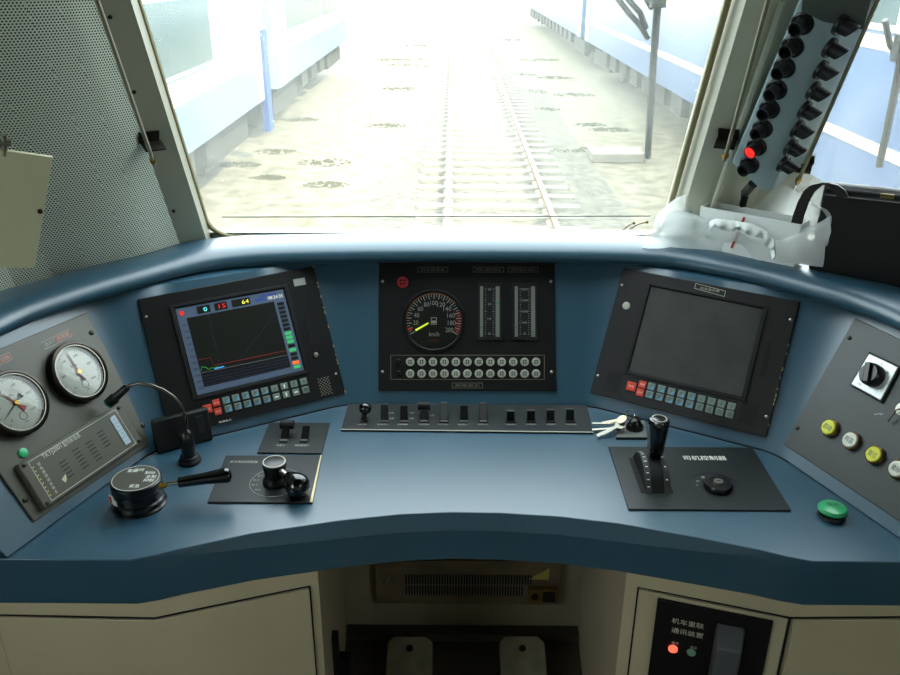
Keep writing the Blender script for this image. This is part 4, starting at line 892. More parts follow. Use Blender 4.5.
# ------------------------------------------------------------------ cab shell
def up(p, z): return V((p[0], p[1]-(z-1.04)*math.tan(TILT), z))
ZT = 2.25
def leanwall(name, pts, z0, z1, m, thick=0.02, outward=True, uvw=False):
    """Wall sheet following a plan line and leaning back with the windscreen."""
    b = MB(); P = [V(p) for p in pts]; Q2 = offset(P, thick); vs = []; n = len(P)
    for z in (z0, z1):
        for L in (P, Q2):
            for p in L: vs.append(up(p, z))
    q = [b.b.verts.new(v) for v in vs]; uvl = b.b.loops.layers.uv.new('UVMap')
    dist = [0]
    for i in range(n-1): dist.append(dist[-1]+(P[i+1]-P[i]).length)
    for i in range(n-1):
        f = b.b.faces.new((q[i], q[i+1], q[2*n+i+1], q[2*n+i]))
        H = (z1-z0)/math.cos(TILT)
        for l, uv in zip(f.loops, ((dist[i], 0), (dist[i+1], 0), (dist[i+1], H), (dist[i], H))):
            sk = (P[i+1]-P[i]).normalized().y*(-math.sin(TILT)); l[uvl].uv = (uv[0]+uv[1]*sk, uv[1])
        b.b.faces.new((q[n+i], q[n+i+1], q[3*n+i+1], q[3*n+i])); b.b.faces.new((q[2*n+i], q[2*n+i+1], q[3*n+i+1], q[3*n+i])); b.b.faces.new((q[i], q[i+1], q[n+i+1], q[n+i]))
    b.b.faces.new((q[0], q[n], q[3*n], q[2*n])); b.b.faces.new((q[n-1], q[2*n-1], q[4*n-1], q[3*n-1]))
    return b.build(name, m, smooth=20)
LP0 = V((-0.541, 1.53)); Ld = V((0.214, 0.257)).normalized()
BL = [V((-1.30, 0.62)), LP0-Ld*0.36, LP0-Ld*0.30, LP0-Ld*0.235, LP0-Ld*0.18, LP0-Ld*0.105, LP0-Ld*0.06, LP0]
nb = V((-Ld.y, Ld.x))
BL[2] += nb*0.022; BL[3] += nb*0.022; BL[5] -= nb*0.012; BL[6] -= nb*0.012
blind = leanwall('perforated_blind', BL, 1.0, ZT, PERF, 0.003)
tag(blind, 'grey perforated metal sheet covering the left side of the cab front', 'perforated panel')
wl = WSF.at(211, 227); wr_ = WSF.at(667.5, 205)
GXL, GXR = -0.05+wl.x, -0.05+wr_.x
pl_pts = [(-0.541, 1.531), (GXL+0.001, 1.560), (GXL-0.004, 1.618)]
tag(leanwall('trim_2', pl_pts, 0.98, ZT, mat('grey_pillar_paint', (150, 147, 128), 0.45, noise=0.1, nscale=5), 0.03), kind='structure')
RD = V((0.9, -0.44)).normalized(); RE = 0.83/RD.x; RP = V((0.47, 1.62))
# right pillar and its window edge
sx = RSF.O
n_ = RSF.n
def rs_at(px, py, d=0.0):
    """Plan distance along the right wall and height, for a point seen on it."""
    Dv = ray(px, py); t = ((RSF.O+RSF.n*d)-CAM).dot(RSF.n)/Dv.dot(RSF.n); P = CAM+Dv*t-RSF.n*d
    z = P.z; p = V((P.x, P.y+(z-1.04)*math.tan(TILT))); return (p-RP).dot(RD), z
sW = (rs_at(786, 208)[0]+rs_at(872, 8)[0])/2
tag(leanwall('wall_right_pillar', [(GXR+0.004, 1.632), (GXR+0.022, 1.575), tuple(RP+RD*0.07), tuple(RP+RD*sW)], 0.98, ZT, BEIGE, 0.03), kind='structure')
WEND = 0.80
zsl = 1.06
tag(leanwall('wall_right_sill', [tuple(RP+RD*sW), tuple(RP+RD*RE)], 0.98, zsl, BEIGE, 0.03), kind='structure')
tag(leanwall('wall_right_header', [tuple(RP+RD*sW), tuple(RP+RD*RE)], 1.95, ZT, BEIGE, 0.03), kind='structure')
tag(leanwall('wall_front_header', [(GXL-0.03, 1.612), (GXR+0.03, 1.612)], 1.80, ZT, BEIGE, 0.03), kind='structure')
tag(leanwall('wall_front_sill', [(GXL-0.03, 1.606), (GXR+0.03, 1.606)], 0.98, 1.043, ALU, 0.03), kind='structure')
g = leanwall('window_1', [(GXL-0.02, 1.612), (GXR+0.02, 1.612)], 1.04, 2.02, WGLASS, 0.0); 
def pane(name, p, q, z0, z1, m):
    b = MB(); b._add([up(p, z0), up(q, z0), up(q, z1), up(p, z1)], [(0, 1, 2, 3)]); o = b.build(name, m); tag(o, kind='structure'); return o
bpy.data.objects.remove(g)
pane('window_1', (GXL-0.02, 1.614), (GXR+0.02, 1.614), 1.03, 2.03, WGLASS)
pane('window_2', tuple(RP+RD*sW), tuple(RP+RD*RE), 1.0, 2.0, SGLASS)
# seal and frame strips round the windscreen, rounded at the lower corners
def frame_path(off, d, zlo):
    r = 0.05
    xl, xr = GXL-off, GXR+off; P = []
    def w(x, v): return WSF.O + V((1, 0, 0))*(x+0.05) + WSF.v*v + WSF.n*d
    top = 1.1; P.append(w(xl, top)); P.append(w(xl, zlo+r))
    for k in range(1, 7): a = PI+PI/2*k/6; P.append(w(xl+r+r*math.cos(a), zlo+r+r*math.sin(a)))
    P.append(w(xr-r, zlo))
    for k in range(1, 7): a = -PI/2+PI/2*k/6; P.append(w(xr-r+r*math.cos(a), zlo+r+r*math.sin(a)))
    P.append(w(xr, top)); return P
o = MB().tube(frame_path(0.004, 0.006, -0.005), 0.0055, 8).build('trim_3', SEAL); tag(o, kind='structure')
a, b_ = WSF.at(222, 216.3), WSF.at(650, 215.3)
o = MB().tube([WSF.w(a.x, a.y, 0.002), WSF.w(b_.x, b_.y, 0.002)], 0.0013, 6).build('trim_5', mat('glazing_line', (92, 96, 88), 0.5)); tag(o, kind='structure')
# plain walls, floor, ceiling of the cab
def wall(name, c, s, m): o = MB().box(c, s).build(name, m); tag(o, kind='structure'); return o
WALLM = mat('cab_wall_grey_green', (178, 178, 160), 0.6); CEIL = mat('cab_ceiling', (92, 92, 85), 0.7); FLOORM = mat('cab_floor_rubber', (48, 46, 42), 0.7, noise=0.2)
wall('floor', (0, 0.15, -0.02), (2.7, 3.2, 0.04), FLOORM)
wall('ceiling', (0, -0.18, ZT+0.02), (2.72, 2.45, 0.04), CEIL)
wall('wall_back', (0, -1.42, ZT/2), (2.7, 0.04, ZT), WALLM)
def side_wall(name, x, yf, win):
    b = MB(); ytop = yf-(ZT-1.04)*math.tan(TILT)
    def pl(pts): # polygon in y,z extruded in x
        n = len(pts); s_ = 0.03*(1 if x > 0 else -1); vs = [V((x, y, z)) for (y, z) in pts]+[V((x+s_, y, z)) for (y, z) in pts]
        b._add(vs, [tuple(range(n)), tuple(range(n, 2*n))]+[(i, (i+1) % n, n+(i+1) % n, n+i) for i in range(n)])
    y0, y1, z0, z1 = win  # side window lies out of view, placed and sized for its light
    yat = lambda z: yf if z <= 1.04 else yf-(z-1.04)*math.tan(TILT)
    pl([(-1.4, 0), (yf, 0), (yf, 1.04), (yat(z0), z0), (-1.4, z0)]) if z0 >= 1.04 else None
    pl([(-1.4, z1), (yat(z1), z1), (ytop, ZT), (-1.4, ZT)])
    pl([(-1.4, z0), (y0, z0), (y0, z1), (-1.4, z1)]); pl([(y1, z0), (yat(z0), z0), (yat(z1), z1), (y1, z1)])
    o = b.build(name, WALLM); tag(o, kind='structure')
side_wall('wall_left', -1.30, 0.62, (-0.95, 0.22, 1.05, 1.75))
side_wall('wall_right', 1.30, 1.214, (-1.0, -0.35, 1.1, 1.70))
# lower front walls below the windows
lo = [(-1.30, 0.62), tuple(LP0-Ld*0.36), (-0.541, 1.53), (GXL-0.026, 1.612), (GXR+0.03, 1.612), tuple(RP), tuple(RP+RD*RE)]
b = MB(); Pq = [V(p)+V((0, 0.006)) for p in lo]; b.prism([tuple(p) for p in Pq]+[tuple(p) for p in offset(Pq, 0.03)[::-1]], 0, 1.0); o = b.build('wall_front', WALLM); tag(o, kind='structure')
# shelf behind the hood at the right
b = MB(); b.prism([(0.30, 1.50), (0.30, 1.61), tuple(RP), tuple(RP+RD*(RE-0.02)), (1.28, 1.10), (0.80, 0.95), (0.60, 1.35), (0.45, 1.49)], 0.955, 0.985); o = b.build('trim_6', BEIGE); tag(o, kind='structure')
# blind rods and brackets
def rod(F, plan_p, plan_d, a_px, b_px, d, name_label, at):
    pass
def lean_pt(F, px, py, d): 
    q = F.at(px, py, d); return F.w(q.x, q.y, d)
def rod_thing(F, top, bot, d, label, br, cat='rod'):
    A, B = lean_pt(F, *top, d), lean_pt(F, *bot, d); ax = (B-A).normalized(); A2 = A-ax*0.30
    M = Matrix.Translation(B); r = thing('blind_rod', label, cat, M)
    o = MB().tube([A2, B], 0.0034, 12).build('rod', mat('dull_plated_rod', (165, 158, 135), 0.3, 0.5), r); o.matrix_world = Matrix.Identity(4)
    # L bracket at the lower end
    C = lean_pt(F, *br, d)
    u = F.u; n = F.n; R3 = Matrix((u, n.cross(u), n)).transposed()
    k = MB(); k.box(C-n*0.012, (0.034, 0.003, 0.026), Matrix((u, ax, n)).transposed().to_3x3() if False else Matrix((u, -n.cross(u), n)).transposed()); k.box(C-n*0.025-ax*0.010, (0.034, 0.020, 0.003), Matrix((u, n.cross(u), n)).transposed())
    o = k.build('bracket', DSTEEL, r); o.matrix_world = Matrix.Identity(4)
    k = MB(); k.lathe([(0.0055, -0.003), (0.0055, 0.004), (0.004, 0.005)], B-ax*0.010, ax, 6); o = k.build('nut', mat('brass', (190, 150, 70), 0.3, 1.0), r); o.matrix_world = Matrix.Identity(4)
LPF = Frame((-0.541, 1.53, 1.04), (0.8, 0.6, 0), TD)
rod_thing(LPF, (97, 0), (154.5, 165), 0.030, 'thin steel rod and bracket beside the perforated sheet', (156, 150))
rod_thing(RSF, (768, 0), (724.5, 160), 0.085, 'thin steel rod and bracket between windscreen and signal lamp box', (724, 148))
rod_thing(RSF, (874, 8), (787+50, 160-3) if False else (797, 184), 0.022, 'dark rod along the edge of the right side window', (832, 158) if False else (800, 172))
o = MB().tube([lean_pt(RSF, 783, 0, 0.045), lean_pt(RSF, 712, 209, 0.058)], 0.005, 8).build('trim_7', BEIGE); tag(o, kind='structure')
b = MB()
for (x, y) in ((110, 17), (134, 92), (173.5, 211)):
    p = lean_pt(LPF, x, y, 0.0); b.lathe([(0.0035, 0), (0.003, 0.0015)], p, LPF.n, 12)
tag(b.build('trim_8', DSTEEL), kind='structure')
# cream board hanging at the left
BF = Frame((-0.66, 0.95, 1.2), (0.94, 0.34, 0), (0.12, -0.15, 1))
q = quad(BF, (35, 266), (53, 155.5), (0, 148), (-70, 139), (-92, 266))
bd = thing('document_board', 'cream board hanging in front of the perforated sheet at the left edge', 'board', BF.M)
MB().prism(q, 0, 0.006).build('board', SHEET, bd, bevel=0.001)
p = BF.at(3, 146); MB().cyl((p.x, p.y-0.01, 0.003), (p.x+0.004, p.y+0.014, 0.003), 0.0035).build('hinge_pin', STEEL, bd)
MB().cyl((p.x-0.12, p.y+0.012, 0.003), (p.x+0.01, p.y+0.004, 0.003), 0.004).build('hinge_rod', STEEL, bd)
p = BF.at(40, 211, 0.006); MB().lathe([(0.003, 0), (0.003, 0.002)], (p.x, p.y, 0.006), seg=12).build('rivet', DSTEEL, bd)
# ------------------------------------------------------------------ signal lamp box
KB = thing('signal_lamp_box', 'pale grey angled box with two columns of black hooded lamps on the right pillar', 'signal box', RSF.M)
# sight lines of its long edges on planes at their own depth
ln = {'a': ((800, 0), (732, 163), 0.070), 'b': ((842, -10), (762, 191), 0.085), 'c': ((862, -10), (772, 191), 0.078), 'd': ((882, -10), (800, 168), 0.012)}
def edge(k, e):
    (p, q, d) = ln[k]; x = p if e == 0 else q; a = RSF.at(*x, d); return V((a.x, a.y, d))
def ext(k, t): a, b2 = edge(k, 0), edge(k, 1); return b2+(a-b2)*t
tops = [ext('a', 1.35), ext('b', 1.02), ext('c', 1.0), ext('d', 1.35)]
bots = [edge('a', 1), edge('b', 1), edge('c', 1), edge('d', 1)]
b = MB(); vs = []
for L in (tops, bots):
    for v in L: vs.append(v)
    vs.append(V((L[3].x, L[3].y, 0.002))); vs.append(V((L[0].x, L[0].y, 0.002)))
n = 6; b._add(vs, [tuple(range(n)), tuple(range(n, 2*n))]+[(i, (i+1) % n, n+(i+1) % n, n+i) for i in range(n)])
b.build('housing', IBOX, KB, bevel=0.002)
MB().prism([(tops[1].x-0.05, tops[1].y-0.035), (tops[1].x-0.02, tops[1].y-0.05), (tops[2].x+0.01, tops[2].y-0.05), (tops[2].x+0.02, tops[2].y+0.06), (tops[1].x-0.05, tops[1].y+0.06)], 0.084, 0.092).build('top_cover', mat('cover_grey', (86, 92, 86), 0.5), KB)
def face_frame(e0, e1):
    a, b1 = edge(e0, 1), edge(e1, 1); c2 = edge(e0, 0); v = (c2-a).normalized(); u = (b1-a); u = (u-v*u.dot(v)).normalized(); n2 = u.cross(v); return a, u, v, n2
def lamp(px, py, e0, e1, lit, tubedir, side):
    cut = 0.006 if side else -0.002; ln0 = 0.018 if side else 0.017
    a, u, v, n2 = face_frame(e0, e1)
    if n2.z < 0: n2 = -n2
    Dv = RSF.M.to_3x3().inverted() @ ray(px, py); Cm = RSF.M.inverted() @ CAM
    t = (a-Cm).dot(n2)/Dv.dot(n2); P = Cm+Dv*t
    L = MB().lathe([(0.0165 if not side else 0.0150, 0), (0.0165 if not side else 0.0150, 0.004), (0.0145, 0.006)], P, n2, 28).build('hooded_lamp', mat('lamp_black', (24, 24, 25), 0.35), KB)
    ax = (n2*(1.0 if side else 0.9)+tubedir).normalized()
    s_ = 20; x = ax.orthogonal().normalized(); y = ax.cross(x); r = 0.0108; vs = []; fs = []
    dn = -v
    for ring_ in range(2):
        for k in range(s_):
            w = (x*math.cos(2*PI*k/s_)+y*math.sin(2*PI*k/s_))
            ext_ = ln0 + cut*(w.dot(v)) if ring_ else 0.0
            vs.append(P+n2*0.004+ax*ext_+w*r)
    for ring_ in range(2):
        for k in range(s_):
            w = (x*math.cos(2*PI*k/s_)+y*math.sin(2*PI*k/s_)); ext_ = ln0 + cut*(w.dot(v)) if ring_ == 0 else 0.006
            vs.append(P+n2*0.004+ax*ext_+w*r*0.84)
    for q_ in range(3):
        for k in range(s_): fs.append((q_*s_+k, q_*s_+(k+1) % s_, (q_+1)*s_+(k+1) % s_, (q_+1)*s_+k))
    MB()._add(vs, fs).build('lamp_hood', mat('lamp_hood_black', (30, 30, 31), 0.45), L)
    off_ = 0.016 if lit else 0.006
    MB().lathe([(r*0.84, 0), (r*0.84, 0.001)], P+n2*0.004+ax*off_, ax, 20).build('lens', glow('lit_red_lens', (235, 30, 25), 0.9) if lit else mat('dark_lens', (20, 20, 20), 0.3), L)
    for s2 in (-1, 1): MB().lathe([(0.0014, 0), (0.001, 0.001)], P+n2*0.0055+(u*s2*0.008-v*s2*0.008), n2, 8).build('screw', STEEL, L)
inv = RSF.M.to_3x3().inverted()
left_dir = inv @ (CR*-0.62 - CU*0.42); right_dir = inv @ (CR*0.75 - CU*0.35)
for i, (x, y) in enumerate(((803, 23), (793, 46), (785, 67), (777, 89), (770, 108.5), (763, 128), (757, 146), (750, 164))): lamp(x, y, 'a', 'b', i == 6, left_dir, 0)
for i, (x, y) in enumerate(((838, 24), (828, 47), (819, 69), (811.5, 90), (803, 109), (796, 128), (789, 146), (782, 163))): lamp(x, y, 'c', 'd', False, right_dir, 1)
o = MB(); m0 = (bots[1]+bots[0])/2*0.6+bots[1]*0.4; m0 = V((m0.x, m0.y, 0.06)); Mi = RSF.M.inverted()
p1 = RSF.at(745, 193, 0.05); p2 = RSF.at(742, 208, 0.045); p3 = RSF.at(735, 214, 0.03)
s0 = RSF.at(753, 184, 0.055)
o.tube([(s0.x, s0.y, 0.055), (p1.x, p1.y, 0.05)], 0.008, 14); o.build('cable_gland', mat('dull_grey_metal', (90, 92, 88), 0.4, 0.7), KB)
MB().tube([(p1.x, p1.y+0.004, 0.05), (p1.x, p1.y-0.01, 0.05), (p2.x, p2.y, 0.045), (p3.x, p3.y, 0.03), (p3.x-0.005, p3.y-0.006, 0.005)], 0.0065, 12).build('cable', BLACKM, KB)
q = RSF.at(731, 212, 0.0); MB().lathe([(0.026, 0), (0.026, 0.004), (0.020, 0.010)], (q.x, q.y, 0.0), seg=24).build('cable_boot', BLACKM, KB)
# ------------------------------------------------------------------ carrier bag and case on the right
def wpt(px, py, y):
    Dv = ray(px, py); return CAM + Dv*((y-CAM.y)/Dv.y)
bag = thing('carrier_bag', 'crumpled white plastic carrier bag on the ledge below the signal lamp box', 'bag', Matrix.Translation((0.50, 1.50, 0.985)))
def sheet_patch(name, ctrl, m, parent, n=26, amp=0.006, seed=1, thick=None):
    """Crumpled film through a grid of control points (rows bottom to top)."""
    random.seed(seed); R_ = len(ctrl); C_ = len(ctrl[0]); b = MB(); q = []
    ph = [(random.uniform(0, 6), random.uniform(0, 6), random.uniform(15, 60), random.uniform(15, 60)) for _ in range(9)]
    def cr(a, b_, c, d, t): return 0.5*((2*b_)+(-a+c)*t+(2*a-5*b_+4*c-d)*t*t+(-a+3*b_-3*c+d)*t**3)
    def row(i, s_):
        k = min(int(s_*(C_-1)), C_-2); t = s_*(C_-1)-k; P = ctrl[i]; return cr(P[max(k-1, 0)], P[k], P[k+1], P[min(k+2, C_-1)], t)
    for j in range(n+1):
        v = j/n; k = min(int(v*(R_-1)), R_-2); t = v*(R_-1)-k; L = []
        for i in range(n*2+1):
            s_ = i/(n*2); p = cr(row(max(k-1, 0), s_), row(k, s_), row(k+1, s_), row(min(k+2, R_-1), s_), t)
            w = sum(abs(math.sin(f1*p.x+f2*p.z*1.3+a))-0.5 + 0.4*math.sin(f2*p.y+b2+f1*p.z) for (a, b2, f1, f2) in ph)/5
            L.append(b.b.verts.new(p+V((0.3, -1, 0.35))*amp*w))
        q.append(L)
    for j in range(n):
        for i in range(n*2): b.b.faces.new((q[j][i], q[j][i+1], q[j+1][i+1], q[j+1][i]))
    o = b.build(name, m, parent, smooth=16); o.matrix_world = Matrix.Identity(4)
    return o
# front film: from left wisp to right corner
frow = [[wpt(640, 250, 1.50), wpt(690, 254, 1.49), wpt(730, 258, 1.46), wpt(775, 262, 1.40), wpt(822, 267, 1.345)],
        [wpt(650, 232, 1.50), wpt(690, 236, 1.485), wpt(730, 240, 1.46), wpt(775, 250, 1.40), wpt(824, 252, 1.345)],
        [wpt(656, 216, 1.52), wpt(690, 217, 1.49), wpt(722, 227, 1.46), wpt(775, 240, 1.41), wpt(830, 224, 1.345)],
        [wpt(664, 207, 1.54), wpt(694, 214, 1.51), wpt(708, 221, 1.48), wpt(776, 234, 1.42), wpt(833, 216, 1.35)]]
sheet_patch('front_film', frow, FILM, bag, n=16, amp=0.012, seed=4)
brow = [[wpt(664, 236, 1.54), wpt(700, 236, 1.56), wpt(740, 236, 1.54), wpt(790, 240, 1.45), wpt(826, 246, 1.37)],
        [wpt(668, 212, 1.545), wpt(700, 216, 1.56), wpt(742, 214, 1.54), wpt(786, 216, 1.46), wpt(829, 222, 1.375)],
        [wpt(690, 195, 1.55), wpt(704, 201, 1.56), wpt(744, 212, 1.54), wpt(784, 200, 1.46), wpt(822, 210, 1.38)],
        [wpt(697, 193, 1.555), wpt(712, 206, 1.56), wpt(746, 211, 1.54), wpt(780, 186, 1.47), wpt(812, 208, 1.39)]]
sheet_patch('rear_film', brow, FILM, bag, n=16, amp=0.012, seed=9)
lrow = [[wpt(663, 236, 1.50), wpt(672, 236, 1.52), wpt(690, 236, 1.54)], [wpt(660, 214, 1.50), wpt(672, 206, 1.52), wpt(692, 214, 1.54)], [wpt(676, 198, 1.51), wpt(688, 194, 1.53), wpt(697, 196, 1.55)]]
sheet_patch('side_film', lrow, FILM, bag, n=16, amp=0.012, seed=12)
hp = [wpt(709, 222, 1.455), wpt(716, 219, 1.45), wpt(735, 221, 1.43), wpt(752, 224, 1.41), wpt(766, 231, 1.395), wpt(774, 240, 1.385), wpt(776, 252, 1.38)]
for k_, hp_ in enumerate((hp, )):
    b = MB(); L1 = []; L2 = []
    m_ = len(hp_)*5
    fine = []
    for i in range(len(hp_)-1):
        for t in range(5): fine.append(hp_[i].lerp(hp_[i+1], t/5))
    fine.append(hp_[-1]); pv = None
    for i, p in enumerate(fine):
        dn = V((-0.25, 0, -1)).normalized()*(0.016+0.003*math.sin(i*0.9)) + V((0, 0.004*math.sin(i*1.7), 0))
        c = (b.b.verts.new(p), b.b.verts.new(p+dn*0.5+V((0, -0.006, 0))), b.b.verts.new(p+dn))
        if pv: b.b.faces.new((pv[0], c[0], c[1], pv[1])); b.b.faces.new((pv[1], c[1], c[2], pv[2]))
        pv = c
    o = b.build('handle_loop', mat('white_film_double', (226, 232, 228), 0.3), bag, smooth=70); o.matrix_world = Matrix.Identity(4)
    md_ = o.modifiers.new('thick', 'SOLIDIFY'); md_.thickness = 0.0012
bxm = Matrix.Translation((0.515, 1.515, 0.985)) @ Matrix.Rotation(math.radians(-24), 4, 'Z')
pa, pb = wpt(700, 216, 1.50), wpt(803, 214, 1.385)
cb = thing('paper_box', 'white cardboard box with a red stripe inside the carrier bag', 'box', Matrix.Translation(((pa.x+pb.x)/2, (pa.y+pb.y)/2, 1.052)) @ Matrix.Rotation(math.atan2(pb.y-pa.y, pb.x-pa.x), 4, 'Z'))
bw = (pb-pa).xy.length if hasattr(pb-pa, 'xy') else 0.2; hgt = (pa.z+pb.z)/2-1.052
CARD = mat('white_card', (232, 235, 232), 0.5)
k = MB(); k.box((0, 0.0, hgt/2), (bw, 0.002, hgt)); k.box((0, 0.045, hgt/2), (bw, 0.002, hgt)); k.box((-bw/2, 0.0225, hgt/2), (0.002, 0.045, hgt)); k.box((bw/2, 0.0225, hgt/2), (0.002, 0.045, hgt)); k.box((0, 0.0225, 0.001), (bw, 0.045, 0.002))
k.build('carton', CARD, cb)
MB().box((-0.015, -0.0016, hgt*0.55), (0.004, 0.001, hgt*0.8), Matrix.Rotation(0.25, 3, 'Y')).build('red_stripe', REDP, cb)
# black case with strap
BG = Frame((0.80, 1.285, 0.985), (0.9, -0.44, 0), (0.0, 0, 1))
cs = thing('leather_case', 'black leather case with a strap and metal clasp behind the right end of the hood', 'bag', BG.M)
q = quad(BG, (822, 196), (905, 198), d=0); x0, x1, zt = q[0][0], 0.36, q[0][1]-0.0
zt = BG.at(870, 192).y-0.006
b = MB(); vs = []
for (xx) in (x0, x1):
    for (y, z) in ((0, 0), (0.002, zt), (0.02, zt+0.012), (0.05, zt+0.006), (0.062, 0)): vs.append(V((xx, z, -y)))
b._add(vs, [(0, 1, 2, 3, 4), (5, 6, 7, 8, 9)]+[(i, (i+1) % 5, 5+(i+1) % 5, 5+i) for i in range(5)])
b.build('body', LETHER, cs, bevel=0.006)
MB().box(((x0+x1)/2, zt*0.60, 0.0035), (x1-x0-0.004, zt*0.75, 0.005)).build('flap', LETHER, cs, bevel=0.002)
sp_ = [(795, 232), (799, 215), (804, 201), (810, 190), (817, 184.5), (825, 182.5), (832, 184), (839, 189), (843, 196)]
P = [BG.at(*p_) for p_ in sp_]; b = MB(); pv = None
for i, p_ in enumerate(P):
    c = (b.b.verts.new((p_.x-0.009, p_.y, 0.012)), b.b.verts.new((p_.x+0.009, p_.y+0.002, 0.012)), b.b.verts.new((p_.x+0.009, p_.y+0.002, 0.008)), b.b.verts.new((p_.x-0.009, p_.y, 0.008)))
    if pv:
        for k in range(4): b.b.faces.new((pv[k], pv[(k+1) % 4], c[(k+1) % 4], c[k]))
    pv = c
b.build('strap', mat('strap_leather', (30, 30, 30), 0.35), cs)
p_ = BG.at(887, 197, 0.01); k = MB(); k.box((p_.x, p_.y, 0.008), (0.020, 0.005, 0.005)); k.cyl((p_.x-0.010, p_.y+0.003, 0.010), (p_.x+0.010, p_.y+0.003, 0.010), 0.002); k.build('clasp', mat('old_brass', (140, 125, 85), 0.35, 1.0), cs)
# small plug wires on the window sill
tw = MB(); p0 = wpt(620, 231, 1.575)
for (a, b2) in (((622, 231), (634, 223)), ((630, 229), (647, 222))):
    A, B = wpt(*a, 1.57), wpt(*b2, 1.575); tw.tube([A, A.lerp(B, 0.5)+V((0, 0, 0.003)), B], 0.0012, 6); tw.ball(B, 0.003, 10)
tag(tw.build('wire_ends', mat('brown_wire', (120, 95, 50), 0.5)), 'two thin brown wire ends sticking up by the lower right windscreen corner', 'wire')
# ------------------------------------------------------------------ wipers
def wiper(F, pts, w, arm, label, d=-0.03):
    P = [lean_pt(F, *p_, d) for p_ in pts]; o = thing('windscreen_wiper', label, 'wiper', Matrix.Translation(P[0]))
    k = MB().tube(P, w, 8).build('blade', mat('wiper_black', (38, 36, 28), 0.5), o); k.matrix_world = Matrix.Identity(4)
    for a in arm:
        k = MB().tube([lean_pt(F, *p_, d-0.012) for p_ in a], 0.005, 8).build('arm', mat('wiper_grey', (70, 72, 66), 0.4), o); k.matrix_world = Matrix.Identity(4)
    k = MB().box(P[len(P)//2], (0.022, 0.02, 0.04)).build('pivot_clip', MATS['wiper_black'], o)
    k.matrix_world = Matrix.Translation(P[0].lerp(P[-1], 0.74)); k.data.transform(Matrix.Translation(-P[len(P)//2]))
wiper(WSF, [(647.5, 157), (650, 120), (653.5, 60), (658, 0), (664, -80)], 0.0062, [[(616, -4), (630, 14), (641, 26), (648, 38)], [(640, -12), (652, 8)], [(620, -10), (640, 12), (646, 28)]], 'dark wiper blade standing upright on the right of the windscreen')
wiper(RSF, [(879, 166), (888, 125), (898, 75), (912, 0)], 0.0065, [[(885, 20), (890, 45), (900, 60)]], 'dark wiper blade outside the right side window')

# ------------------------------------------------------------------ outside
ZR = 1.53-3.30                                                        # top of the rails
GZ = ZR-0.20
GRAV = mat('pale_dusty_ground', (122, 115, 92), 0.9, noise=0.35, nscale=3.5, col2=(80, 72, 52))
o = MB().box((5, 150, GZ-0.1), (240, 330, 0.2)).build('floor_ground', GRAV); tag(o, kind='structure')
TXC = 0.655
BALL = mat('ballast_stones', (108, 102, 86), 0.9, noise=0.5, nscale=9, col2=(58, 52, 40), bump=1.0, bscale=14)
b = MB(); b.prism([(TXC-2.0, GZ), (TXC+2.0, GZ), (TXC+1.4, ZR-0.17), (TXC-1.4, ZR-0.17)], 0, 160); o = b.build('ballast_bed', BALL)
o.matrix_world = Matrix(((1, 0, 0, 0), (0, 0, 1, 2.5), (0, 1, 0, 0), (0, 0, 0, 1))); tag(o, 'grey ballast bed under the track ahead', 'ballast', kind='stuff')
CONC = mat('concrete_sleeper', (132, 127, 112), 0.85, noise=0.2, nscale=6)
sl = MB(); sl.prism([(-0.13, 0), (0.13, 0), (0.10, 0.12), (-0.10, 0.12)], -1.25, 1.25); s0 = sl.build('railway_sleeper', CONC); 
s0.data.transform(Matrix(((0, 0, 1, 0), (1, 0, 0, 0), (0, 1, 0, 0), (0, 0, 0, 1))))
s0.location = (TXC, 5, ZR-0.25); tag(s0, 'concrete sleeper under the rails of the track straight ahead', 'sleeper', 'sleepers of the track ahead')
for i in range(1, 150):
    c = s0.copy(); COL.objects.link(c); c.location = (TXC+random.uniform(-0.02, 0.02), 5+i*0.6, ZR-0.25)
RAILM = mat('rail_steel', (150, 128, 100), 0.5, 0.3)
for sd, lab in ((-1, 'left rail of the track straight ahead'), (1, 'right rail of the track straight ahead')):
    x = TXC+sd*0.755; b = MB(); prof = [(-0.07, 0), (0.07, 0), (0.07, 0.015), (0.01, 0.03), (0.01, 0.12), (0.036, 0.135), (0.036, 0.17), (-0.036, 0.17), (-0.036, 0.135), (-0.01, 0.12), (-0.01, 0.03), (-0.07, 0.015)]
    b._add([V((p_[0], yy, p_[1])) for yy in (3, 150) for p_ in prof], [tuple(range(12)), tuple(range(12, 24))]+[(i, (i+1) % 12, 12+(i+1) % 12, 12+i) for i in range(12)])
    o = b.build('rail', RAILM); o.location = (x, 0, ZR-0.17); tag(o, lab, 'rail')
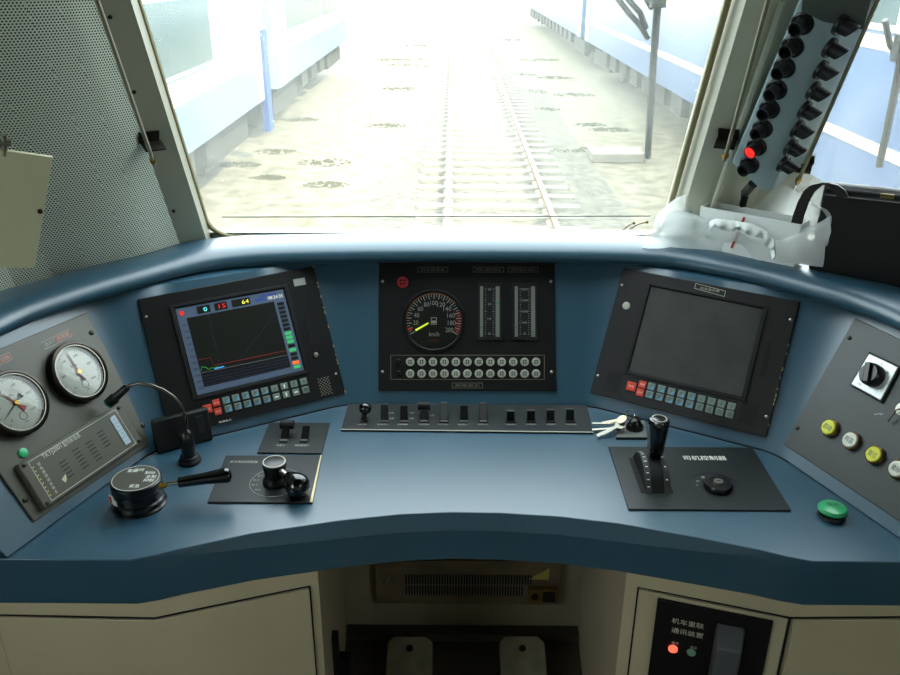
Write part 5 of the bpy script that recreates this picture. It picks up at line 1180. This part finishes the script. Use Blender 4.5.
# rough clumps on the ground
random.seed(21)
CLUMP = mat('dark_grass_clump', (96, 94, 68), 0.9, noise=0.4, nscale=8)
def clump(x, y, r):
    b = MB(); sd = random.random()*9
    for k in range(90):
        a = random.random()*2*PI; d = r*math.sqrt(random.random()); h = random.uniform(0.015, 0.07)*(1.3-d/r); px, py = x+math.cos(a)*d*1.6, y+math.sin(a)*d; w = random.uniform(0.02, 0.06)
        b._add([V((px-w, py, GZ)), V((px+w, py, GZ)), V((px, py+w, GZ)), V((px+random.uniform(-0.05, 0.05), py, GZ+h))], [(0, 1, 3), (1, 2, 3), (2, 0, 3), (0, 1, 2)])
    o = b.build('grass_clump', CLUMP, smooth=10); return o
def gp(px, py, z=GZ):
    Dv = ray(px, py); t = (z-1.53)/Dv.z; P = CAM+Dv*t; return P.x, P.y
spots = [(325, 163, .35), (327, 185, .25), (268, 178, .2), (400, 65, .5), (401, 89, .4), (420, 46, .6), (419, 60, .6), (389, 126, .35), (278, 152, .3), (432, 67, .5), (392, 60, .5), (527, 92, .4), (561, 152, .3), (590, 125, .25), (540, 60, .5), (520, 75, .4), (600, 150, .35), (555, 78, .4), (500, 40, .7), (575, 95, .4), (610, 130, .3), (545, 110, .3), (240, 165, .25), (300, 120, .3)]
for i, (px, py, r) in enumerate(spots):
    x, y = gp(px, py); o = clump(x, y, r); side = 'left' if px < 450 else 'right'
    tag(o, 'small dark weed clump on the dusty ground %s of the track' % side, 'weeds', 'weed clumps %s of the track' % side)
x0, y0 = gp(592, 163); x1, y1 = gp(645, 163)
o = MB().box(((x0+x1)/2, y0+0.35, GZ+0.09), (x1-x0, 0.7, 0.18)).build('concrete_slab', CONC, bevel=0.02); tag(o, 'flat pale concrete slab on the ground right of the track', 'slab')
# coaches
CWHITE = mat('coach_white', (138, 150, 152), 0.35, noise=0.06, nscale=1); CBLUE = mat('coach_pale_blue', (104, 130, 148), 0.35, noise=0.1, nscale=1)
DBLUE = mat('coach_deep_blue', (66, 92, 128), 0.35, noise=0.15, nscale=0.8); CREAM = mat('coach_cream_stripe', (240, 225, 170), 0.4); CGLASS = mat('coach_window_glass', (70, 88, 88), 0.15)
UNDER = mat('underframe_grey', (58, 55, 44), 0.8, noise=0.4, nscale=3)
def coach(xs, sd, y0, y1, label, body, bands, nw, winz, winw, margin, frame, door=None):
    """Railway coach whose near side is at x = xs; sd is the side it stands on."""
    W = 3.05; L = y1-y0; xc = xs+sd*W/2; zb, zt = ZR+0.95, ZR+4.0
    o = thing('railway_coach', label, 'train', Matrix.Translation((xc, (y0+y1)/2, ZR)))
    prof = [(-W/2, zb-ZR), (W/2, zb-ZR), (W/2, 3.0), (W/2-0.15, 3.5), (W/2-0.6, 3.85), (0, 4.0), (-W/2+0.6, 3.85), (-W/2+0.15, 3.5), (-W/2, 3.0)]
    n = len(prof); b = MB(); b._add([V((p_[0], s_*L/2, p_[1])) for s_ in (-1, 1) for p_ in prof], [tuple(range(n)), tuple(range(n, 2*n))]+[(i, (i+1) % n, n+(i+1) % n, n+i) for i in range(n)])
    b.build('body', body, o)
    xn = -sd*W/2
    for (za, zb2, m_) in bands: MB().box((xn-sd*0.006, 0, (za+zb2)/2), (0.02, L-0.1, zb2-za)).build('colour_band', m_, o)
    for k in range(nw):
        yy = -L/2+margin+(L-2*margin)*(k+0.5)/nw
        f = MB().box((xn-sd*0.010, yy, winz), (0.03, winw+0.14, 1.0)).build('window', frame, o, bevel=0.01); MB().box((xn-sd*0.022, yy, winz), (0.02, winw, 0.86)).build('pane', CGLASS, f)
    for s_ in (-1, 1):
        by = s_*(L/2-2.2); bg = MB(); bg.box((0, by, 0.62), (2.5, 2.9, 0.28)); bg.box((xn+sd*0.35, by, 0.48), (0.16, 3.0, 0.34)); bo = bg.build('bogie', UNDER, o)
        for w_ in (-1, 1): 
            k = MB()
            for xx in (-0.75, 0.75): k.lathe([(0.46, -0.065), (0.46, 0.065)], (xx, by+w_*1.15, 0.46), (1, 0, 0), 24)
            k.cyl((-0.95, by+w_*1.15, 0.46), (0.95, by+w_*1.15, 0.46), 0.08); k.build('wheelset', UNDER, bo)
        MB().box((xn+sd*0.05, s_*(L/2-0.55), 1.9), (0.14, 0.75, 1.9)).build('door', door or mat('coach_door', (150, 158, 160), 0.4), o)
        if door and s_ == 1 and y1 < 17: MB().box((xn-sd*0.01, s_*(L/2-0.2), 1.25), (0.12, 0.36, 1.8)).build('end_step', mat('end_step_blue', (28, 62, 118), 0.5), o)
        MB().box((0, s_*(L/2+0.12), 1.05), (0.4, 0.35, 0.3)).build('coupling', UNDER, o)
    k = MB()
    for j in range(int(L/1.5)-4): k.box((xn+sd*0.5, -L/2+4.2+j*1.5, 0.72), (0.7, 0.9, 0.46))
    k.build('underframe_boxes', UNDER, o)
    return o
XL = -3.55; CREAMW = mat('coach_white_band', (225, 228, 226), 0.35)
bandsL = [(0.95, 1.58, CBLUE), (1.60, 1.86, CREAMW)]
CDOOR = mat('coach_end_door', (150, 160, 165), 0.4)
coach(XL, -1, -4.6, 16.6, 'pale blue and white coach standing nearest on the left', CWHITE, bandsL, 3, 2.42, 3.9, 3.2, CWHITE, CDOOR)
coach(XL, -1, 17.6, 30.5, 'white and pale blue coach beyond the nearer one on the left', CWHITE, bandsL, 2, 2.42, 4.8, 1.0, CWHITE, CDOOR)
bandsR = [(1.50, 1.61, CREAM), (2.50, 2.64, CREAM)]
coach(4.35, 1, -6.0, 30.0, 'blue coach with cream stripes standing nearest on the right', DBLUE, bandsR, 13, 3.18, 1.3, 2.0, ALU)
coach(4.35, 1, 30.9, 56.0, 'blue coach with cream stripes farther down the right track', DBLUE, bandsR, 9, 3.18, 1.3, 2.0, ALU)
# ------------------------------------------------------------------ light
w = bpy.data.worlds.new('sky'); SC.world = w; w.use_nodes = True; N = w.node_tree.nodes; L = w.node_tree.links
bg = N['Background']; bg.inputs[0].default_value = (0.84, 0.965, 1.0, 1); bg.inputs[1].default_value = 3.2
sd = bpy.data.lights.new('sun', 'SUN'); sd.energy = 3.4; sd.angle = math.radians(1.0); sd.color = (1.0, 0.95, 0.84)
so = bpy.data.objects.new('sun', sd); COL.objects.link(so)
sdir = V((0.60, -0.38, 0.72)).normalized(); so.rotation_euler = sdir.to_track_quat('Z', 'Y').to_euler()
vs_ = SC.view_settings; vs_.view_transform = 'Standard'; vs_.look = 'None'; vs_.exposure = 1.15; vs_.gamma = 1
vs_.use_curve_mapping = False
SC.cycles.max_bounces = 10; SC.cycles.transparent_max_bounces = 16; SC.cycles.caustics_reflective = False; SC.cycles.caustics_refractive = False
SC.cycles.sample_clamp_indirect = 6
